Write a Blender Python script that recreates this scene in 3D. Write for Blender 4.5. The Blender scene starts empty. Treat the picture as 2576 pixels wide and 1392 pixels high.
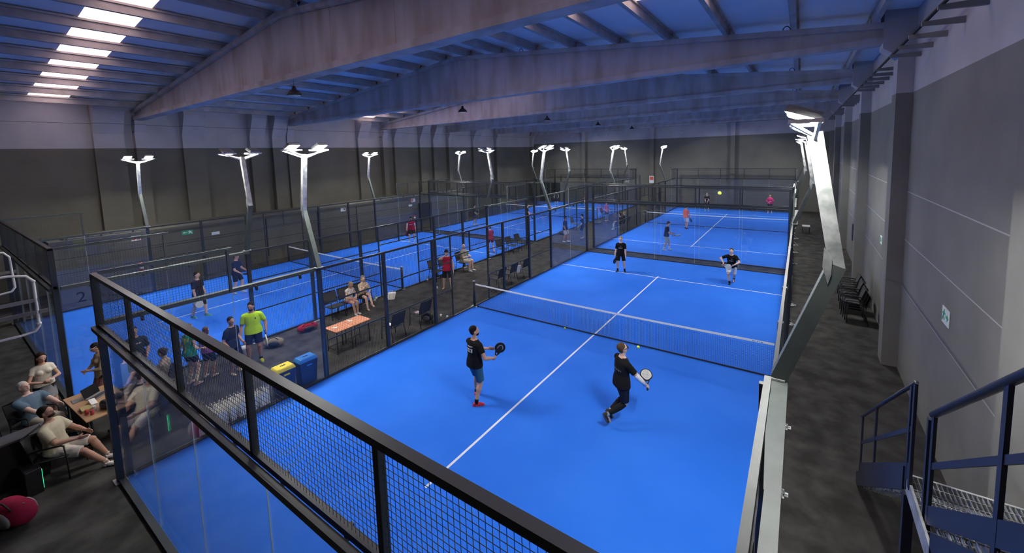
import bpy, bmesh, math, random
from mathutils import Vector, Matrix, Quaternion
from mathutils.bvhtree import BVHTree
random.seed(7)
V = Vector
PI = math.pi
scene = bpy.context.scene
COL = scene.collection

# ------------------------------------------------------------------ camera
cam_d = bpy.data.cameras.new('camera')
cam = bpy.data.objects.new('camera', cam_d); COL.objects.link(cam)
YAW, PIT, ROL = 0.594030789, -0.0954985939, -0.0282038862
fw = V((-math.sin(YAW)*math.cos(PIT), math.cos(YAW)*math.cos(PIT), math.sin(PIT)))
rt = V((math.cos(YAW), math.sin(YAW), 0)); up = rt.cross(fw)
r2 = rt*math.cos(ROL) + up*math.sin(ROL); u2 = -rt*math.sin(ROL) + up*math.cos(ROL)
m = Matrix((r2, u2, -fw)).transposed().to_4x4(); m.translation = V((5.36675, -1.67605, 5.85457))
cam.matrix_world = m
cam_d.sensor_width = 36.0
cam_d.lens = 36.0*1032.2588/2576
cam_d.shift_x = -(1320.518-1288)/2576
cam_d.shift_y = (486.124-696)/2576
cam_d.clip_start = 0.05; cam_d.clip_end = 300
scene.camera = cam

# ------------------------------------------------------------------ world and exposure
world = bpy.data.worlds.new('dusk_sky'); scene.world = world; world.use_nodes = True
bg = world.node_tree.nodes['Background']
bg.inputs[0].default_value = (0.35, 0.30, 0.38, 1); bg.inputs[1].default_value = 0.15
scene.view_settings.view_transform = 'Standard'
scene.view_settings.look = 'None'
scene.view_settings.gamma = 1.0
scene.view_settings.use_curve_mapping = False
scene.view_settings.exposure = 0.74
LAMP_STRENGTH = 480.0
SKYLIGHT_STRENGTH = 1.6
c = scene.cycles
c.use_denoising = True
c.max_bounces = 7; c.diffuse_bounces = 4; c.glossy_bounces = 3; c.transmission_bounces = 4
c.transparent_max_bounces = 40
c.sample_clamp_indirect = 6.0
c.caustics_reflective = False; c.caustics_refractive = False

# ------------------------------------------------------------------ materials
def _mat(name):
    mt = bpy.data.materials.new(name); mt.use_nodes = True
    nt = mt.node_tree; b = nt.nodes['Principled BSDF']
    return mt, nt, b
def N(nt, t, **kw):
    n = nt.nodes.new(t)
    for k, v in kw.items(): setattr(n, k, v)
    return n
def mat(name, col, rough=0.6, metal=0.0, noise=None, col2=None, bump=None, spec=None, detail=4):
    mt, nt, b = _mat(name)
    b.inputs['Base Color'].default_value = (*col, 1)
    b.inputs['Roughness'].default_value = rough
    b.inputs['Metallic'].default_value = metal
    if spec is not None: b.inputs['Specular IOR Level'].default_value = spec
    if noise:
        tc = N(nt, 'ShaderNodeTexCoord'); no = N(nt, 'ShaderNodeTexNoise')
        no.inputs['Scale'].default_value = noise; no.inputs['Detail'].default_value = detail
        nt.links.new(tc.outputs['Object'], no.inputs['Vector'])
        cr = N(nt, 'ShaderNodeValToRGB')
        cr.color_ramp.elements[0].position = 0.35; cr.color_ramp.elements[1].position = 0.68
        c2 = col2 if col2 else tuple(x*0.7 for x in col)
        cr.color_ramp.elements[0].color = (*c2, 1); cr.color_ramp.elements[1].color = (*col, 1)
        nt.links.new(no.outputs['Fac'], cr.inputs['Fac'])
        nt.links.new(cr.outputs['Color'], b.inputs['Base Color'])
        if bump:
            bp = N(nt, 'ShaderNodeBump'); bp.inputs['Strength'].default_value = bump
            n2 = N(nt, 'ShaderNodeTexNoise'); n2.inputs['Scale'].default_value = noise*12
            nt.links.new(tc.outputs['Object'], n2.inputs['Vector'])
            nt.links.new(n2.outputs['Fac'], bp.inputs['Height'])
            nt.links.new(bp.outputs['Normal'], b.inputs['Normal'])
    return mt
def emis(name, col, s):
    mt, nt, b = _mat(name)
    b.inputs['Base Color'].default_value = (*col, 1)
    b.inputs['Emission Color'].default_value = (*col, 1)
    b.inputs['Emission Strength'].default_value = s
    return mt
def glass_mat(name, tint, haze=0.0, ior=1.5):
    mt = bpy.data.materials.new(name); mt.use_nodes = True
    nt = mt.node_tree; nt.nodes.clear()
    out = N(nt, 'ShaderNodeOutputMaterial')
    tr = N(nt, 'ShaderNodeBsdfTransparent'); tr.inputs[0].default_value = (*tint, 1)
    gl = N(nt, 'ShaderNodeBsdfGlossy'); gl.inputs['Roughness'].default_value = 0.02
    gl.inputs[0].default_value = (0.95, 0.97, 1, 1)
    # Schlick reflectance, the same from both sides of the thin pane
    ge = N(nt, 'ShaderNodeNewGeometry'); dt = N(nt, 'ShaderNodeVectorMath', operation='DOT_PRODUCT')
    nt.links.new(ge.outputs['Normal'], dt.inputs[0]); nt.links.new(ge.outputs['Incoming'], dt.inputs[1])
    ab = N(nt, 'ShaderNodeMath', operation='ABSOLUTE'); nt.links.new(dt.outputs['Value'], ab.inputs[0])
    om = N(nt, 'ShaderNodeMath', operation='SUBTRACT'); om.inputs[0].default_value = 1.0; nt.links.new(ab.outputs[0], om.inputs[1])
    pw = N(nt, 'ShaderNodeMath', operation='POWER'); pw.inputs[1].default_value = 5.0; nt.links.new(om.outputs[0], pw.inputs[0])
    fr = N(nt, 'ShaderNodeMath', operation='MULTIPLY_ADD'); fr.inputs[1].default_value = 0.972; fr.inputs[2].default_value = 0.028
    nt.links.new(pw.outputs[0], fr.inputs[0])
    mx = N(nt, 'ShaderNodeMixShader')
    nt.links.new(fr.outputs[0], mx.inputs[0]); nt.links.new(tr.outputs[0], mx.inputs[1]); nt.links.new(gl.outputs[0], mx.inputs[2])
    if haze > 0:
        df = N(nt, 'ShaderNodeBsdfDiffuse'); df.inputs[0].default_value = (0.6, 0.62, 0.66, 1)
        m2 = N(nt, 'ShaderNodeMixShader'); m2.inputs[0].default_value = haze
        nt.links.new(mx.outputs[0], m2.inputs[1]); nt.links.new(df.outputs[0], m2.inputs[2])
        nt.links.new(m2.outputs[0], out.inputs[0])
    else:
        nt.links.new(mx.outputs[0], out.inputs[0])
    return mt
def wall_mat(name, dark, light, zt, seams=None, seamcol=(0.45, 0.45, 0.45), dz=None, rough=0.8):
    """painted precast concrete: dark paint below zt, bare concrete above; thin horizontal joints"""
    mt, nt, b = _mat(name)
    geo = N(nt, 'ShaderNodeNewGeometry'); sp = N(nt, 'ShaderNodeSeparateXYZ')
    nt.links.new(geo.outputs['Position'], sp.inputs[0])
    no = N(nt, 'ShaderNodeTexNoise'); no.inputs['Scale'].default_value = 0.7; no.inputs['Detail'].default_value = 6
    nt.links.new(geo.outputs['Position'], no.inputs['Vector'])
    def ramp(c1):
        cr = N(nt, 'ShaderNodeValToRGB'); cr.color_ramp.elements[0].position = 0.3; cr.color_ramp.elements[1].position = 0.7
        cr.color_ramp.elements[0].color = (*[x*0.78 for x in c1], 1); cr.color_ramp.elements[1].color = (*c1, 1)
        nt.links.new(no.outputs['Fac'], cr.inputs[0]); return cr
    rd, rl = ramp(dark), ramp(light)
    gt = N(nt, 'ShaderNodeMath', operation='GREATER_THAN'); gt.inputs[1].default_value = zt
    nt.links.new(sp.outputs['Z'], gt.inputs[0])
    mx = N(nt, 'ShaderNodeMix', data_type='RGBA')
    nt.links.new(gt.outputs[0], mx.inputs[0]); nt.links.new(rd.outputs[0], mx.inputs[6]); nt.links.new(rl.outputs[0], mx.inputs[7])
    last = mx.outputs[2]
    for z in (seams or []):
        cm = N(nt, 'ShaderNodeMath', operation='COMPARE'); cm.inputs[1].default_value = z; cm.inputs[2].default_value = 0.011
        nt.links.new(sp.outputs['Z'], cm.inputs[0])
        m2 = N(nt, 'ShaderNodeMix', data_type='RGBA'); m2.inputs[7].default_value = (*seamcol, 1)
        nt.links.new(cm.outputs[0], m2.inputs[0]); nt.links.new(last, m2.inputs[6]); last = m2.outputs[2]
    nt.links.new(last, b.inputs['Base Color'])
    b.inputs['Roughness'].default_value = rough; b.inputs['Specular IOR Level'].default_value = 0.3
    return mt
def concrete(name, col, stain):
    mt, nt, b = _mat(name)
    tc = N(nt, 'ShaderNodeTexCoord'); mp = N(nt, 'ShaderNodeMapping'); mp.inputs['Scale'].default_value = (1.2, 1.2, 0.25)
    nt.links.new(tc.outputs['Object'], mp.inputs[0])
    no = N(nt, 'ShaderNodeTexNoise'); no.inputs['Scale'].default_value = 1.6; no.inputs['Detail'].default_value = 8
    nt.links.new(mp.outputs[0], no.inputs['Vector'])
    cr = N(nt, 'ShaderNodeValToRGB'); cr.color_ramp.elements[0].position = 0.34; cr.color_ramp.elements[1].position = 0.6
    cr.color_ramp.elements[0].color = (*stain, 1); cr.color_ramp.elements[1].color = (*col, 1)
    nt.links.new(no.outputs[0], cr.inputs[0]); nt.links.new(cr.outputs[0], b.inputs['Base Color'])
    b.inputs['Roughness'].default_value = 0.85
    return mt

M = {}
M['turf'] = mat('blue_turf', (0.030, 0.205, 0.88), 0.85, noise=0.55, col2=(0.018, 0.172, 0.80), bump=0.15, spec=0.25, detail=7)
M['line'] = mat('white_line', (0.80, 0.84, 0.88), 0.8)
M['carpet'] = mat('black_carpet', (0.078, 0.076, 0.070), 0.95, noise=2.2, col2=(0.034, 0.033, 0.031), bump=0.2, spec=0.15, detail=9)
M['steel'] = mat('black_steel', (0.026, 0.032, 0.036), 0.40, 0.0, spec=0.6)
M['steelgrey'] = mat('grey_green_steel', (0.098, 0.116, 0.109), 0.5, 0.1, noise=3.0, col2=(0.072, 0.087, 0.083))
M['wire'] = mat('mesh_wire', (0.018, 0.020, 0.022), 0.55)
M['galv'] = mat('galvanised_steel', (0.72, 0.74, 0.73), 0.42, 0.6, noise=7.0, col2=(0.38, 0.41, 0.40), detail=6)
M['whitesteel'] = mat('white_zinc_steel', (0.80, 0.81, 0.80), 0.4, 0.0)
M['glass'] = glass_mat('court_glass', (0.972, 0.985, 0.99), 0.006)
M['edge'] = mat('glass_edge', (0.55, 0.68, 0.70), 0.25)
M['net'] = mat('black_net', (0.012, 0.013, 0.018), 0.8)
M['tape'] = mat('white_net_tape', (0.93, 0.93, 0.91), 0.7)
M['concrete'] = concrete('grey_concrete', (0.52, 0.52, 0.55), (0.38, 0.35, 0.34))
M['purlin'] = mat('purlin_concrete', (0.50, 0.47, 0.46), 0.8, noise=2)
M['roof'] = mat('roof_sheet', (0.88, 0.90, 0.95), 0.4, 0.0, noise=0.8, col2=(0.80, 0.83, 0.90))
M['skylight'] = emis('translucent_skylight', (1.0, 0.72, 0.70), SKYLIGHT_STRENGTH)
M['lens'] = emis('floodlight_lens', (1.0, 0.985, 0.94), LAMP_STRENGTH)
M['lampbody'] = mat('lamp_housing', (0.35, 0.36, 0.36), 0.4, 0.5)
SEAM = [2.2, 3.42, 4.64]
M['wall_r'] = wall_mat('right_wall_paint', (0.235, 0.232, 0.218), (0.52, 0.51, 0.54), 7.1, SEAM)
M['column_r'] = wall_mat('right_column_paint', (0.24, 0.237, 0.222), (0.52, 0.51, 0.54), 7.1)
M['wall_f'] = wall_mat('far_wall_paint', (0.20, 0.195, 0.165), (0.52, 0.51, 0.54), 7.05, [1.2, 3.0, 4.8, 8.3], (0.2, 0.2, 0.2))
M['wall_l'] = wall_mat('left_wall_paint', (0.165, 0.160, 0.132), (0.50, 0.49, 0.52), 6.7, [3.2, 5.0, 7.9], (0.16, 0.16, 0.16))
M['lowwall'] = wall_mat('partition_paint', (0.145, 0.142, 0.115), (0.1, 0.1, 0.1), 50, [0.65, 1.3, 1.95], (0.04, 0.04, 0.04), rough=0.75)
M['black'] = mat('black_plastic', (0.012, 0.012, 0.013), 0.5)
M['fabric'] = mat('black_mesh_fabric', (0.040, 0.042, 0.045), 0.8)
M['white'] = mat('white_plastic', (0.8, 0.8, 0.78), 0.5)
M['paper'] = mat('white_paper', (0.93, 0.91, 0.82), 0.8)
M['wood'] = mat('oak_tabletop', (0.46, 0.27, 0.13), 0.55, noise=2.5, col2=(0.36, 0.20, 0.09))
M['orange'] = mat('orange_tabletop', (0.86, 0.36, 0.20), 0.5)
M['yellow'] = mat('yellow_plastic', (0.90, 0.70, 0.03), 0.45)
M['bluep'] = mat('blue_plastic', (0.03, 0.22, 0.65), 0.45)
M['navyp'] = mat('navy_plastic', (0.012, 0.022, 0.09), 0.45)
M['ball'] = mat('yellow_ball', (0.70, 0.90, 0.10), 0.9)
M['red'] = mat('red_fabric', (0.50, 0.02, 0.05), 0.6)
M['green'] = mat('sign_green', (0.05, 0.35, 0.18), 0.5)
M['signwhite'] = mat('sign_white', (0.78, 0.85, 0.80), 0.5)
M['signred'] = mat('sign_red', (0.75, 0.12, 0.08), 0.5)
M['greenled'] = emis('green_led', (0.02, 0.9, 0.35), 1.2)
M['stair'] = mat('dark_blue_stair_paint', (0.016, 0.019, 0.038), 0.38, spec=0.6)
M['water'] = glass_mat('clear_bottle', (0.80, 0.88, 0.90), 0.15)
M['bluelabel'] = mat('blue_label', (0.10, 0.30, 0.70), 0.6)
M['screen'] = mat('dark_screen', (0.01, 0.01, 0.012), 0.2)
M['greyfab'] = mat('grey_fabric', (0.24, 0.24, 0.24), 0.85)
_mc = {}
def cmat(col, rough=0.85, name=None):
    k = (tuple(round(x, 3) for x in col), rough)
    if k not in _mc: _mc[k] = mat(name or 'cloth_colour', col, rough, spec=0.2)
    return _mc[k]

# ------------------------------------------------------------------ mesh builder
class MB:
    def __init__(s): s.v = []; s.f = []; s.sm = []
    def add(s, vs, fs, smooth=False):
        o = len(s.v); s.v += [tuple(x) for x in vs]; s.f += [tuple(i+o for i in f) for f in fs]; s.sm += [smooth]*len(fs); return s
    def box(s, a, b):
        x0, y0, z0 = [min(a[i], b[i]) for i in range(3)]; x1, y1, z1 = [max(a[i], b[i]) for i in range(3)]
        return s.add([(x0,y0,z0),(x1,y0,z0),(x1,y1,z0),(x0,y1,z0),(x0,y0,z1),(x1,y0,z1),(x1,y1,z1),(x0,y1,z1)],
                     [(0,3,2,1),(4,5,6,7),(0,1,5,4),(1,2,6,5),(2,3,7,6),(3,0,4,7)])
    def obox(s, c, ax, ay, az):
        """oriented box: centre + half-axis vectors"""
        c, ax, ay, az = V(c), V(ax), V(ay), V(az)
        vs = [c+ax*i+ay*j+az*k for k in (-1,1) for j, i in ((-1,-1),(-1,1),(1,1),(1,-1))]
        return s.add(vs, [(0,3,2,1),(4,5,6,7),(0,1,5,4),(1,2,6,5),(2,3,7,6),(3,0,4,7)])
    def bar(s, p, q, w, h=None, upv=(0,0,1)):
        """rectangular bar from p to q, w across, h along upv"""
        h = h or w; p, q = V(p), V(q); d = (q-p)
        L = d.length; d.normalize(); u = V(upv)
        if abs(d.dot(u)) > 0.98: u = V((0,1,0))
        r = d.cross(u).normalized(); u = r.cross(d).normalized()
        return s.obox((p+q)/2, r*w/2, d*L/2, u*h/2)
    def tube(s, pts, r, n=8, caps=True, smooth=True):
        pts = [V(p) for p in pts]; rs = r if isinstance(r, (list, tuple)) else [r]*len(pts)
        vs = []; fs = []; prev = None
        for i, p in enumerate(pts):
            if i == 0: d = pts[1]-p
            elif i == len(pts)-1: d = p-pts[i-1]
            else: d = (pts[i+1]-p).normalized()+(p-pts[i-1]).normalized()
            d.normalize()
            if prev is None:
                a = V((0,0,1)) if abs(d.z) < 0.9 else V((1,0,0)); a = (a-d*a.dot(d)).normalized()
            else: a = (prev-d*prev.dot(d)).normalized()
            prev = a; b = d.cross(a)
            for k in range(n):
                t = 2*PI*k/n; vs.append(p+(a*math.cos(t)+b*math.sin(t))*rs[i])
        for i in range(len(pts)-1):
            for k in range(n): fs.append((i*n+k, i*n+(k+1)%n, (i+1)*n+(k+1)%n, (i+1)*n+k))
        if caps: fs.append(tuple(range(n))[::-1]); fs.append(tuple((len(pts)-1)*n+k for k in range(n)))
        return s.add(vs, fs, smooth)
    def loft(s, secs, R, F, n=16):
        """closed loft: secs = (centre, r_right, r_forward)"""
        vs = []; fs = []
        for c, a, b in secs:
            c = V(c)
            for k in range(n):
                t = 2*PI*k/n; vs.append(c+R*(a*math.cos(t))+F*(b*math.sin(t)))
        m_ = len(secs)
        for i in range(m_-1):
            for k in range(n): fs.append((i*n+k, i*n+(k+1)%n, (i+1)*n+(k+1)%n, (i+1)*n+k))
        fs.append(tuple(range(n))[::-1]); fs.append(tuple((m_-1)*n+k for k in range(n)))
        return s.add(vs, fs, True)
    def ell(s, c, A, B, C_, n=12, m_=8):
        """ellipsoid with half-axis vectors"""
        c, A, B, C_ = V(c), V(A), V(B), V(C_)
        vs = [c+C_]; fs = []
        for i in range(1, m_):
            ph = PI*i/m_
            for k in range(n):
                t = 2*PI*k/n; vs.append(c+C_*math.cos(ph)+(A*math.cos(t)+B*math.sin(t))*math.sin(ph))
        vs.append(c-C_)
        for k in range(n): fs.append((0, 1+k, 1+(k+1)%n))
        for i in range(m_-2):
            for k in range(n):
                a = 1+i*n+k; b = 1+i*n+(k+1)%n; fs.append((a, a+n, b+n, b))
        e = len(vs)-1
        for k in range(n): fs.append((e, 1+(m_-2)*n+(k+1)%n, 1+(m_-2)*n+k))
        return s.add(vs, fs, True)
    def sph(s, c, r, n=12, m_=8): return s.ell(c, (r,0,0), (0,r,0), (0,0,r), n, m_)
    def cap(s, p, q, r0, r1, n=12):
        """tapered capsule"""
        p, q = V(p), V(q); d = q-p
        if d.length < 1e-5: return s.sph(p, r0)
        d.normalize()
        pts = [p-d*r0*0.95, p-d*r0*0.6, p, q, q+d*r1*0.6, q+d*r1*0.95]
        return s.tube(pts, [r0*0.3, r0*0.8, r0, r1, r1*0.8, r1*0.3], n)
    def lathe(s, prof, c=(0,0,0), n=20, smooth=True):
        c = V(c); vs = []; fs = []
        for r, z in prof:
            for k in range(n):
                t = 2*PI*k/n; vs.append(c+V((r*math.cos(t), r*math.sin(t), z)))
        for i in range(len(prof)-1):
            for k in range(n): fs.append((i*n+k, i*n+(k+1)%n, (i+1)*n+(k+1)%n, (i+1)*n+k))
        fs.append(tuple(range(n))[::-1]); fs.append(tuple((len(prof)-1)*n+k for k in range(n)))
        return s.add(vs, fs, smooth)
    def prism(s, poly, p, ax, ay, dz):
        """polygon (u,v) extruded by vector dz, at p with axes ax, ay"""
        p, ax, ay, dz = V(p), V(ax), V(ay), V(dz); n = len(poly)
        a = [p+ax*u+ay*v for u, v in poly]; vs = a+[x+dz for x in a]
        fs = [tuple(range(n))[::-1], tuple(range(n, 2*n))]+[(i, (i+1)%n, n+(i+1)%n, n+i) for i in range(n)]
        return s.add(vs, fs)
    def mesh(s, name='mesh'):
        me = bpy.data.meshes.new(name); me.from_pydata(s.v, [], s.f)
        me.polygons.foreach_set('use_smooth', s.sm); me.update()
        bm = bmesh.new(); bm.from_mesh(me); bmesh.ops.recalc_face_normals(bm, faces=bm.faces); bm.to_mesh(me); bm.free()
        return me
    def build(s, name, m_, parent=None, bevel=0):
        me = s.mesh(name); me.materials.append(m_)
        o = bpy.data.objects.new(name, me); COL.objects.link(o)
        if parent is not None: o.parent = parent
        if bevel:
            b = o.modifiers.new('bevel', 'BEVEL'); b.width = bevel; b.segments = 2; b.limit_method = 'ANGLE'
        return o

def tag(o, label=None, cat=None, group=None, kind=None):
    if label: o['label'] = label
    if cat: o['category'] = cat
    if group: o['group'] = group
    if kind: o['kind'] = kind
    return o
def empty(name, label, cat, loc=(0,0,0), rz=0.0, group=None):
    o = bpy.data.objects.new(name, None); COL.objects.link(o); o.empty_display_size = 0.2
    o.location = loc; o.rotation_euler = (0, 0, rz)
    return tag(o, label, cat, group)
def struct(o, label=None): return tag(o, label, kind='structure')
def copy_tree(src, loc, rz, label, group=None):
    r = src.copy(); COL.objects.link(r); r.location = loc; r.rotation_euler = (0, 0, rz); r['label'] = label
    if group: r['group'] = group
    for ch in list(src.children):
        c_ = ch.copy(); COL.objects.link(c_); c_.parent = r
        for g in list(ch.children):
            g_ = g.copy(); COL.objects.link(g_); g_.parent = c_
    return r
# ------------------------------------------------------------------ hall shell
XL, XR, YB, YF = -23.3, 7.6, -9.0, 42.6
struct(MB().box((XL-0.3, YB-0.3, -0.3), (XR+0.3, YF+0.3, -0.004)).build('floor', M['carpet']), 'black carpeted hall floor around the courts')
struct(MB().box((XR, YB, 0), (XR+0.25, YF, 11)).build('wall_right', M['wall_r']), 'tall right hall wall, dark paint below and bare concrete above')
struct(MB().box((XL-0.25, YB, 0), (XL, YF, 11)).build('wall_left', M['wall_l']), 'tall left hall wall, dark paint below and bare concrete above')
struct(MB().box((XL, YF, 0), (XR, YF+0.25, 11)).build('wall_far', M['wall_f']), 'far end wall of the hall')
struct(MB().box((XL, YB-0.25, 0), (XR, YB, 11)).build('wall_near', M['wall_f']), 'end wall of the hall behind the camera')
# roof: two slopes from a ridge at x = -7.7; sheets lie on the purlins
RX, RZ = -7.7, 10.55
def roofz(x): return RZ-(RX-x)*0.108 if x < RX else RZ-(x-RX)*0.094
BAYS = [-2.5, 5.0, 12.5, 20.0, 27.5, 35.0, 42.3]
SKY = [1.95, 8.4, 17.9]   # centre of each translucent strip
SKYSIDES = [(0, 1), (1,), (0,)]
def roof_sheet(x0, x1, y0, y1, name, m_, label, kind='structure'):
    z0, z1 = roofz(x0), roofz(x1)
    b = MB().add([(x0,y0,z0),(x1,y0,z1),(x1,y1,z1),(x0,y1,z0),(x0,y0,z0+.06),(x1,y0,z1+.06),(x1,y1,z1+.06),(x0,y1,z0+.06)],
                 [(0,3,2,1),(4,5,6,7),(0,1,5,4),(1,2,6,5),(2,3,7,6),(3,0,4,7)])
    return struct(b.build(name, m_), label)
prev = YB-0.3
k = 0
for i, sy in enumerate(SKY+[None]):
    y1 = (sy-0.6) if sy is not None else YF+0.3
    for side, (xa, xb) in enumerate(((XL-0.3, RX), (RX, XR+0.3))):
        roof_sheet(xa, xb, prev, y1, 'ceiling', M['roof'], 'metal roof sheeting of the %s slope' % ('left', 'right')[side])
    if sy is not None:
        for side, (xa, xb) in enumerate(((XL+0.5, RX-0.6), (RX+0.6, XR-1.2))):
            if side not in SKYSIDES[i]:
                roof_sheet(xa, xb, y1, y1+1.2, 'ceiling', M['roof'], 'roof sheeting in line with a skylight strip'); continue
            k += 1
            roof_sheet(xa, xb, y1, y1+1.2, 'window_%d' % k, M['skylight'], 'translucent skylight strip in the roof, letting in pinkish dusk light')
        roof_sheet(XL-0.3, XL+0.5, y1, y1+1.2, 'ceiling', M['roof'], 'roof sheeting beside a skylight strip')
        roof_sheet(RX-0.6, RX, y1, y1+1.2, 'ceiling', M['roof'], 'roof sheeting at the ridge beside a skylight strip')
        roof_sheet(RX, RX+0.6, y1, y1+1.2, 'ceiling', M['roof'], 'roof sheeting at the ridge beside a skylight strip')
        roof_sheet(XR-1.2, XR+0.3, y1, y1+1.2, 'ceiling', M['roof'], 'roof sheeting beside a skylight strip')
        prev = y1+1.2
# deep precast beams with sloping top and a bottom flange
def beam(y):
    BL, BRr = -23.0, 7.1
    zb = lambda x: 8.12+(x-BL)*0.0085
    zt = lambda x: roofz(x)-0.28
    b = MB(); xs = [BL, -18, -13, RX, -3, 2, BRr]
    def slab(hw, z0, z1):
        vs = []; fs = []
        for x in xs:
            vs += [(x, y-hw, z0(x)), (x, y+hw, z0(x)), (x, y+hw, z1(x)), (x, y-hw, z1(x))]
        for i in range(len(xs)-1):
            for j in range(4): fs.append((i*4+j, i*4+(j+1)%4, i*4+4+(j+1)%4, i*4+4+j))
        fs += [(0,1,2,3), tuple(len(vs)-4+j for j in (3,2,1,0))]
        b.add(vs, fs)
    slab(0.11, lambda x: zb(x)+0.1, lambda x: zt(x)-0.1)
    slab(0.21, zb, lambda x: zb(x)+0.17)
    slab(0.24, lambda x: max(zt(x)-0.15, zb(x)+0.2), zt)
    for x in (-12.5, -10.2, -5.2, -2.6):
        b.box((x-0.02, y-0.118, zb(x)+0.17), (x+0.02, y-0.108, zt(x)-0.15))
    return b
for y in BAYS:
    struct(beam(y).build('roof_beam', M['concrete']), 'deep precast concrete roof beam with sloping top spanning the hall')
# purlins, each bay
PX = [RX-0.75-1.72*i for i in range(9)]+[RX+0.75+1.72*i for i in range(9)]
for y0, y1 in zip([YB]+BAYS, BAYS+[YF]):
    if y1-y0 < 1: continue
    for x in PX:
        z = roofz(x)
        b = MB()
        b.box((x-0.06, y0+0.05, z-0.30), (x+0.06, y1-0.05, z-0.02)); b.box((x-0.11, y0+0.05, z-0.08), (x+0.11, y1-0.05, z-0.02))
        struct(b.build('purlin', M['purlin']), 'concrete purlin running under the roof sheets between two beams')
# lifting loops on beams
for y in BAYS[1:5]:
    for x in (-4.2, 1.6, 4.9):
        pts = [(x+0.10*math.cos(t), y, roofz(x)-0.28+0.16*math.sin(t)) for t in [PI*i/8 for i in range(9)]]
        struct(MB().tube(pts, 0.012, 6).build('lifting_loop', M['black']))
# right columns with corbels
for i, y in enumerate(BAYS):
    b = MB().box((7.28, y-(1.1 if i == 1 else 0.28), 0), (XR, y+(-0.07 if i == 1 else 0.28), 7.95))
    # corbel head carrying the beam
    b.prism([(0, 8.75), (0, 8.25), (0.5, 7.85), (0.62, 7.85), (0.62, 9.3), (0.0, 9.3)], (6.98, y-0.3, 0), (1,0,0), (0,0,1), (0,0.6,0))
    struct(b.build('column', M['column_r']), 'dark painted concrete column with corbel on the right wall')
    if 6 < y < 30: struct(MB().tube([(7.36, y+0.42, 0.4), (7.36, y+0.42, 7.9)], 0.045, 8).build('drain_pipe', M['black']))
# left columns and the leaning pilasters
for i, y in enumerate(BAYS):
    b = MB().box((-23.3, y-0.22, 0), (-22.9, y+0.22, 7.55))
    b.prism([(0,0),(0.4,0),(0.6,0.35),(0.6,0.6),(0,0.6)], (-23.3, y-0.22, 7.5), (1,0,0), (0,0,1), (0,0.44,0))
    struct(b.build('column', M['wall_l']), 'concrete column with corbel on the left wall')
for y0, y1 in ((3.3,4.4),(6.75,7.75),(10.1,10.95),(11.4,12.25),(17.6,18.5),(21.0,22.0),(23.8,24.7),(25.4,26.2),(31.0,32.0)):
    pr = [(0,0),(0.28,0),(0.28,7.4),(0.85,8.5),(0.85,9.0),(0,9.0)]
    struct(MB().prism(pr, (-23.3, y0, 0), (1,0,0), (0,0,1), (0,y1-y0,0)).build('pilaster', M['wall_l']), 'kinked concrete pilaster leaning inwards on the left wall')
# far wall columns
for x in (-15.9, -7.9, -0.15):
    struct(MB().box((x-0.2, YF-0.32, 0), (x+0.2, YF, 9.2)).build('column', M['wall_f']), 'shallow concrete column on the far wall')
for x in [-21+1.15*i for i in range(24)]:
    struct(MB().box((x-0.05, YF-0.12, 7.72), (x+0.05, YF, 7.82)).build('wall_bracket', M['concrete']))
# cable tray on brackets along the right wall
b = empty('cable_tray', 'cable tray with cantilever brackets running high along the right wall', 'cable tray', (7.4, 5, 7.9))
for i in range(36):
    y = 3.2+1.05*i
    if min(abs(y-q) for q in BAYS) < 0.35: continue
    mb = MB().prism([(0,0),(0,0.11),(0.55,0.11),(0.55,0.04)], (XR, y, 7.86), (-1,0,0), (0,0,1), (0,0.06,0))
    o = mb.build('bracket', M['greyfab'], b); o.matrix_parent_inverse = Matrix.Translation((-7.4,-5,-7.9))
o = MB().tube([(7.12, 2.5, 8.0), (7.12, 41.5, 8.0)], 0.03, 8).build('cable', M['black'], b); o.matrix_parent_inverse = Matrix.Translation((-7.4,-5,-7.9))
# low dark partition building along the left
struct(MB().box((-22.6, 1.2, 0), (-20.5, 27.0, 2.55)).box((-22.6, 1.15, 2.55), (-20.46, 27.05, 2.72)).build('partition_wall', M['lowwall']), 'low dark plank-clad partition running along the left of the courts')
for y in (9.5, 12.6, 15.4):
    struct(MB().box((-20.5, y-0.03, 0.3), (-20.48, y+0.03, 2.5)).build('trim_1', M['black']))
# grey sheets lying on top of the partition
for i in range(4):
    tag(MB().obox((-21.0, 1.9+0.75*i, 2.76), (0.28,0.05,0), (-0.03,0.33,0), (0,0,0.015)).build('roof_sheet', M['greyfab']),
        'grey sheet lying on the partition top, %s from the left column' % ['first','second','third','fourth'][i], 'sheet', 'grey sheets on the partition')
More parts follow.
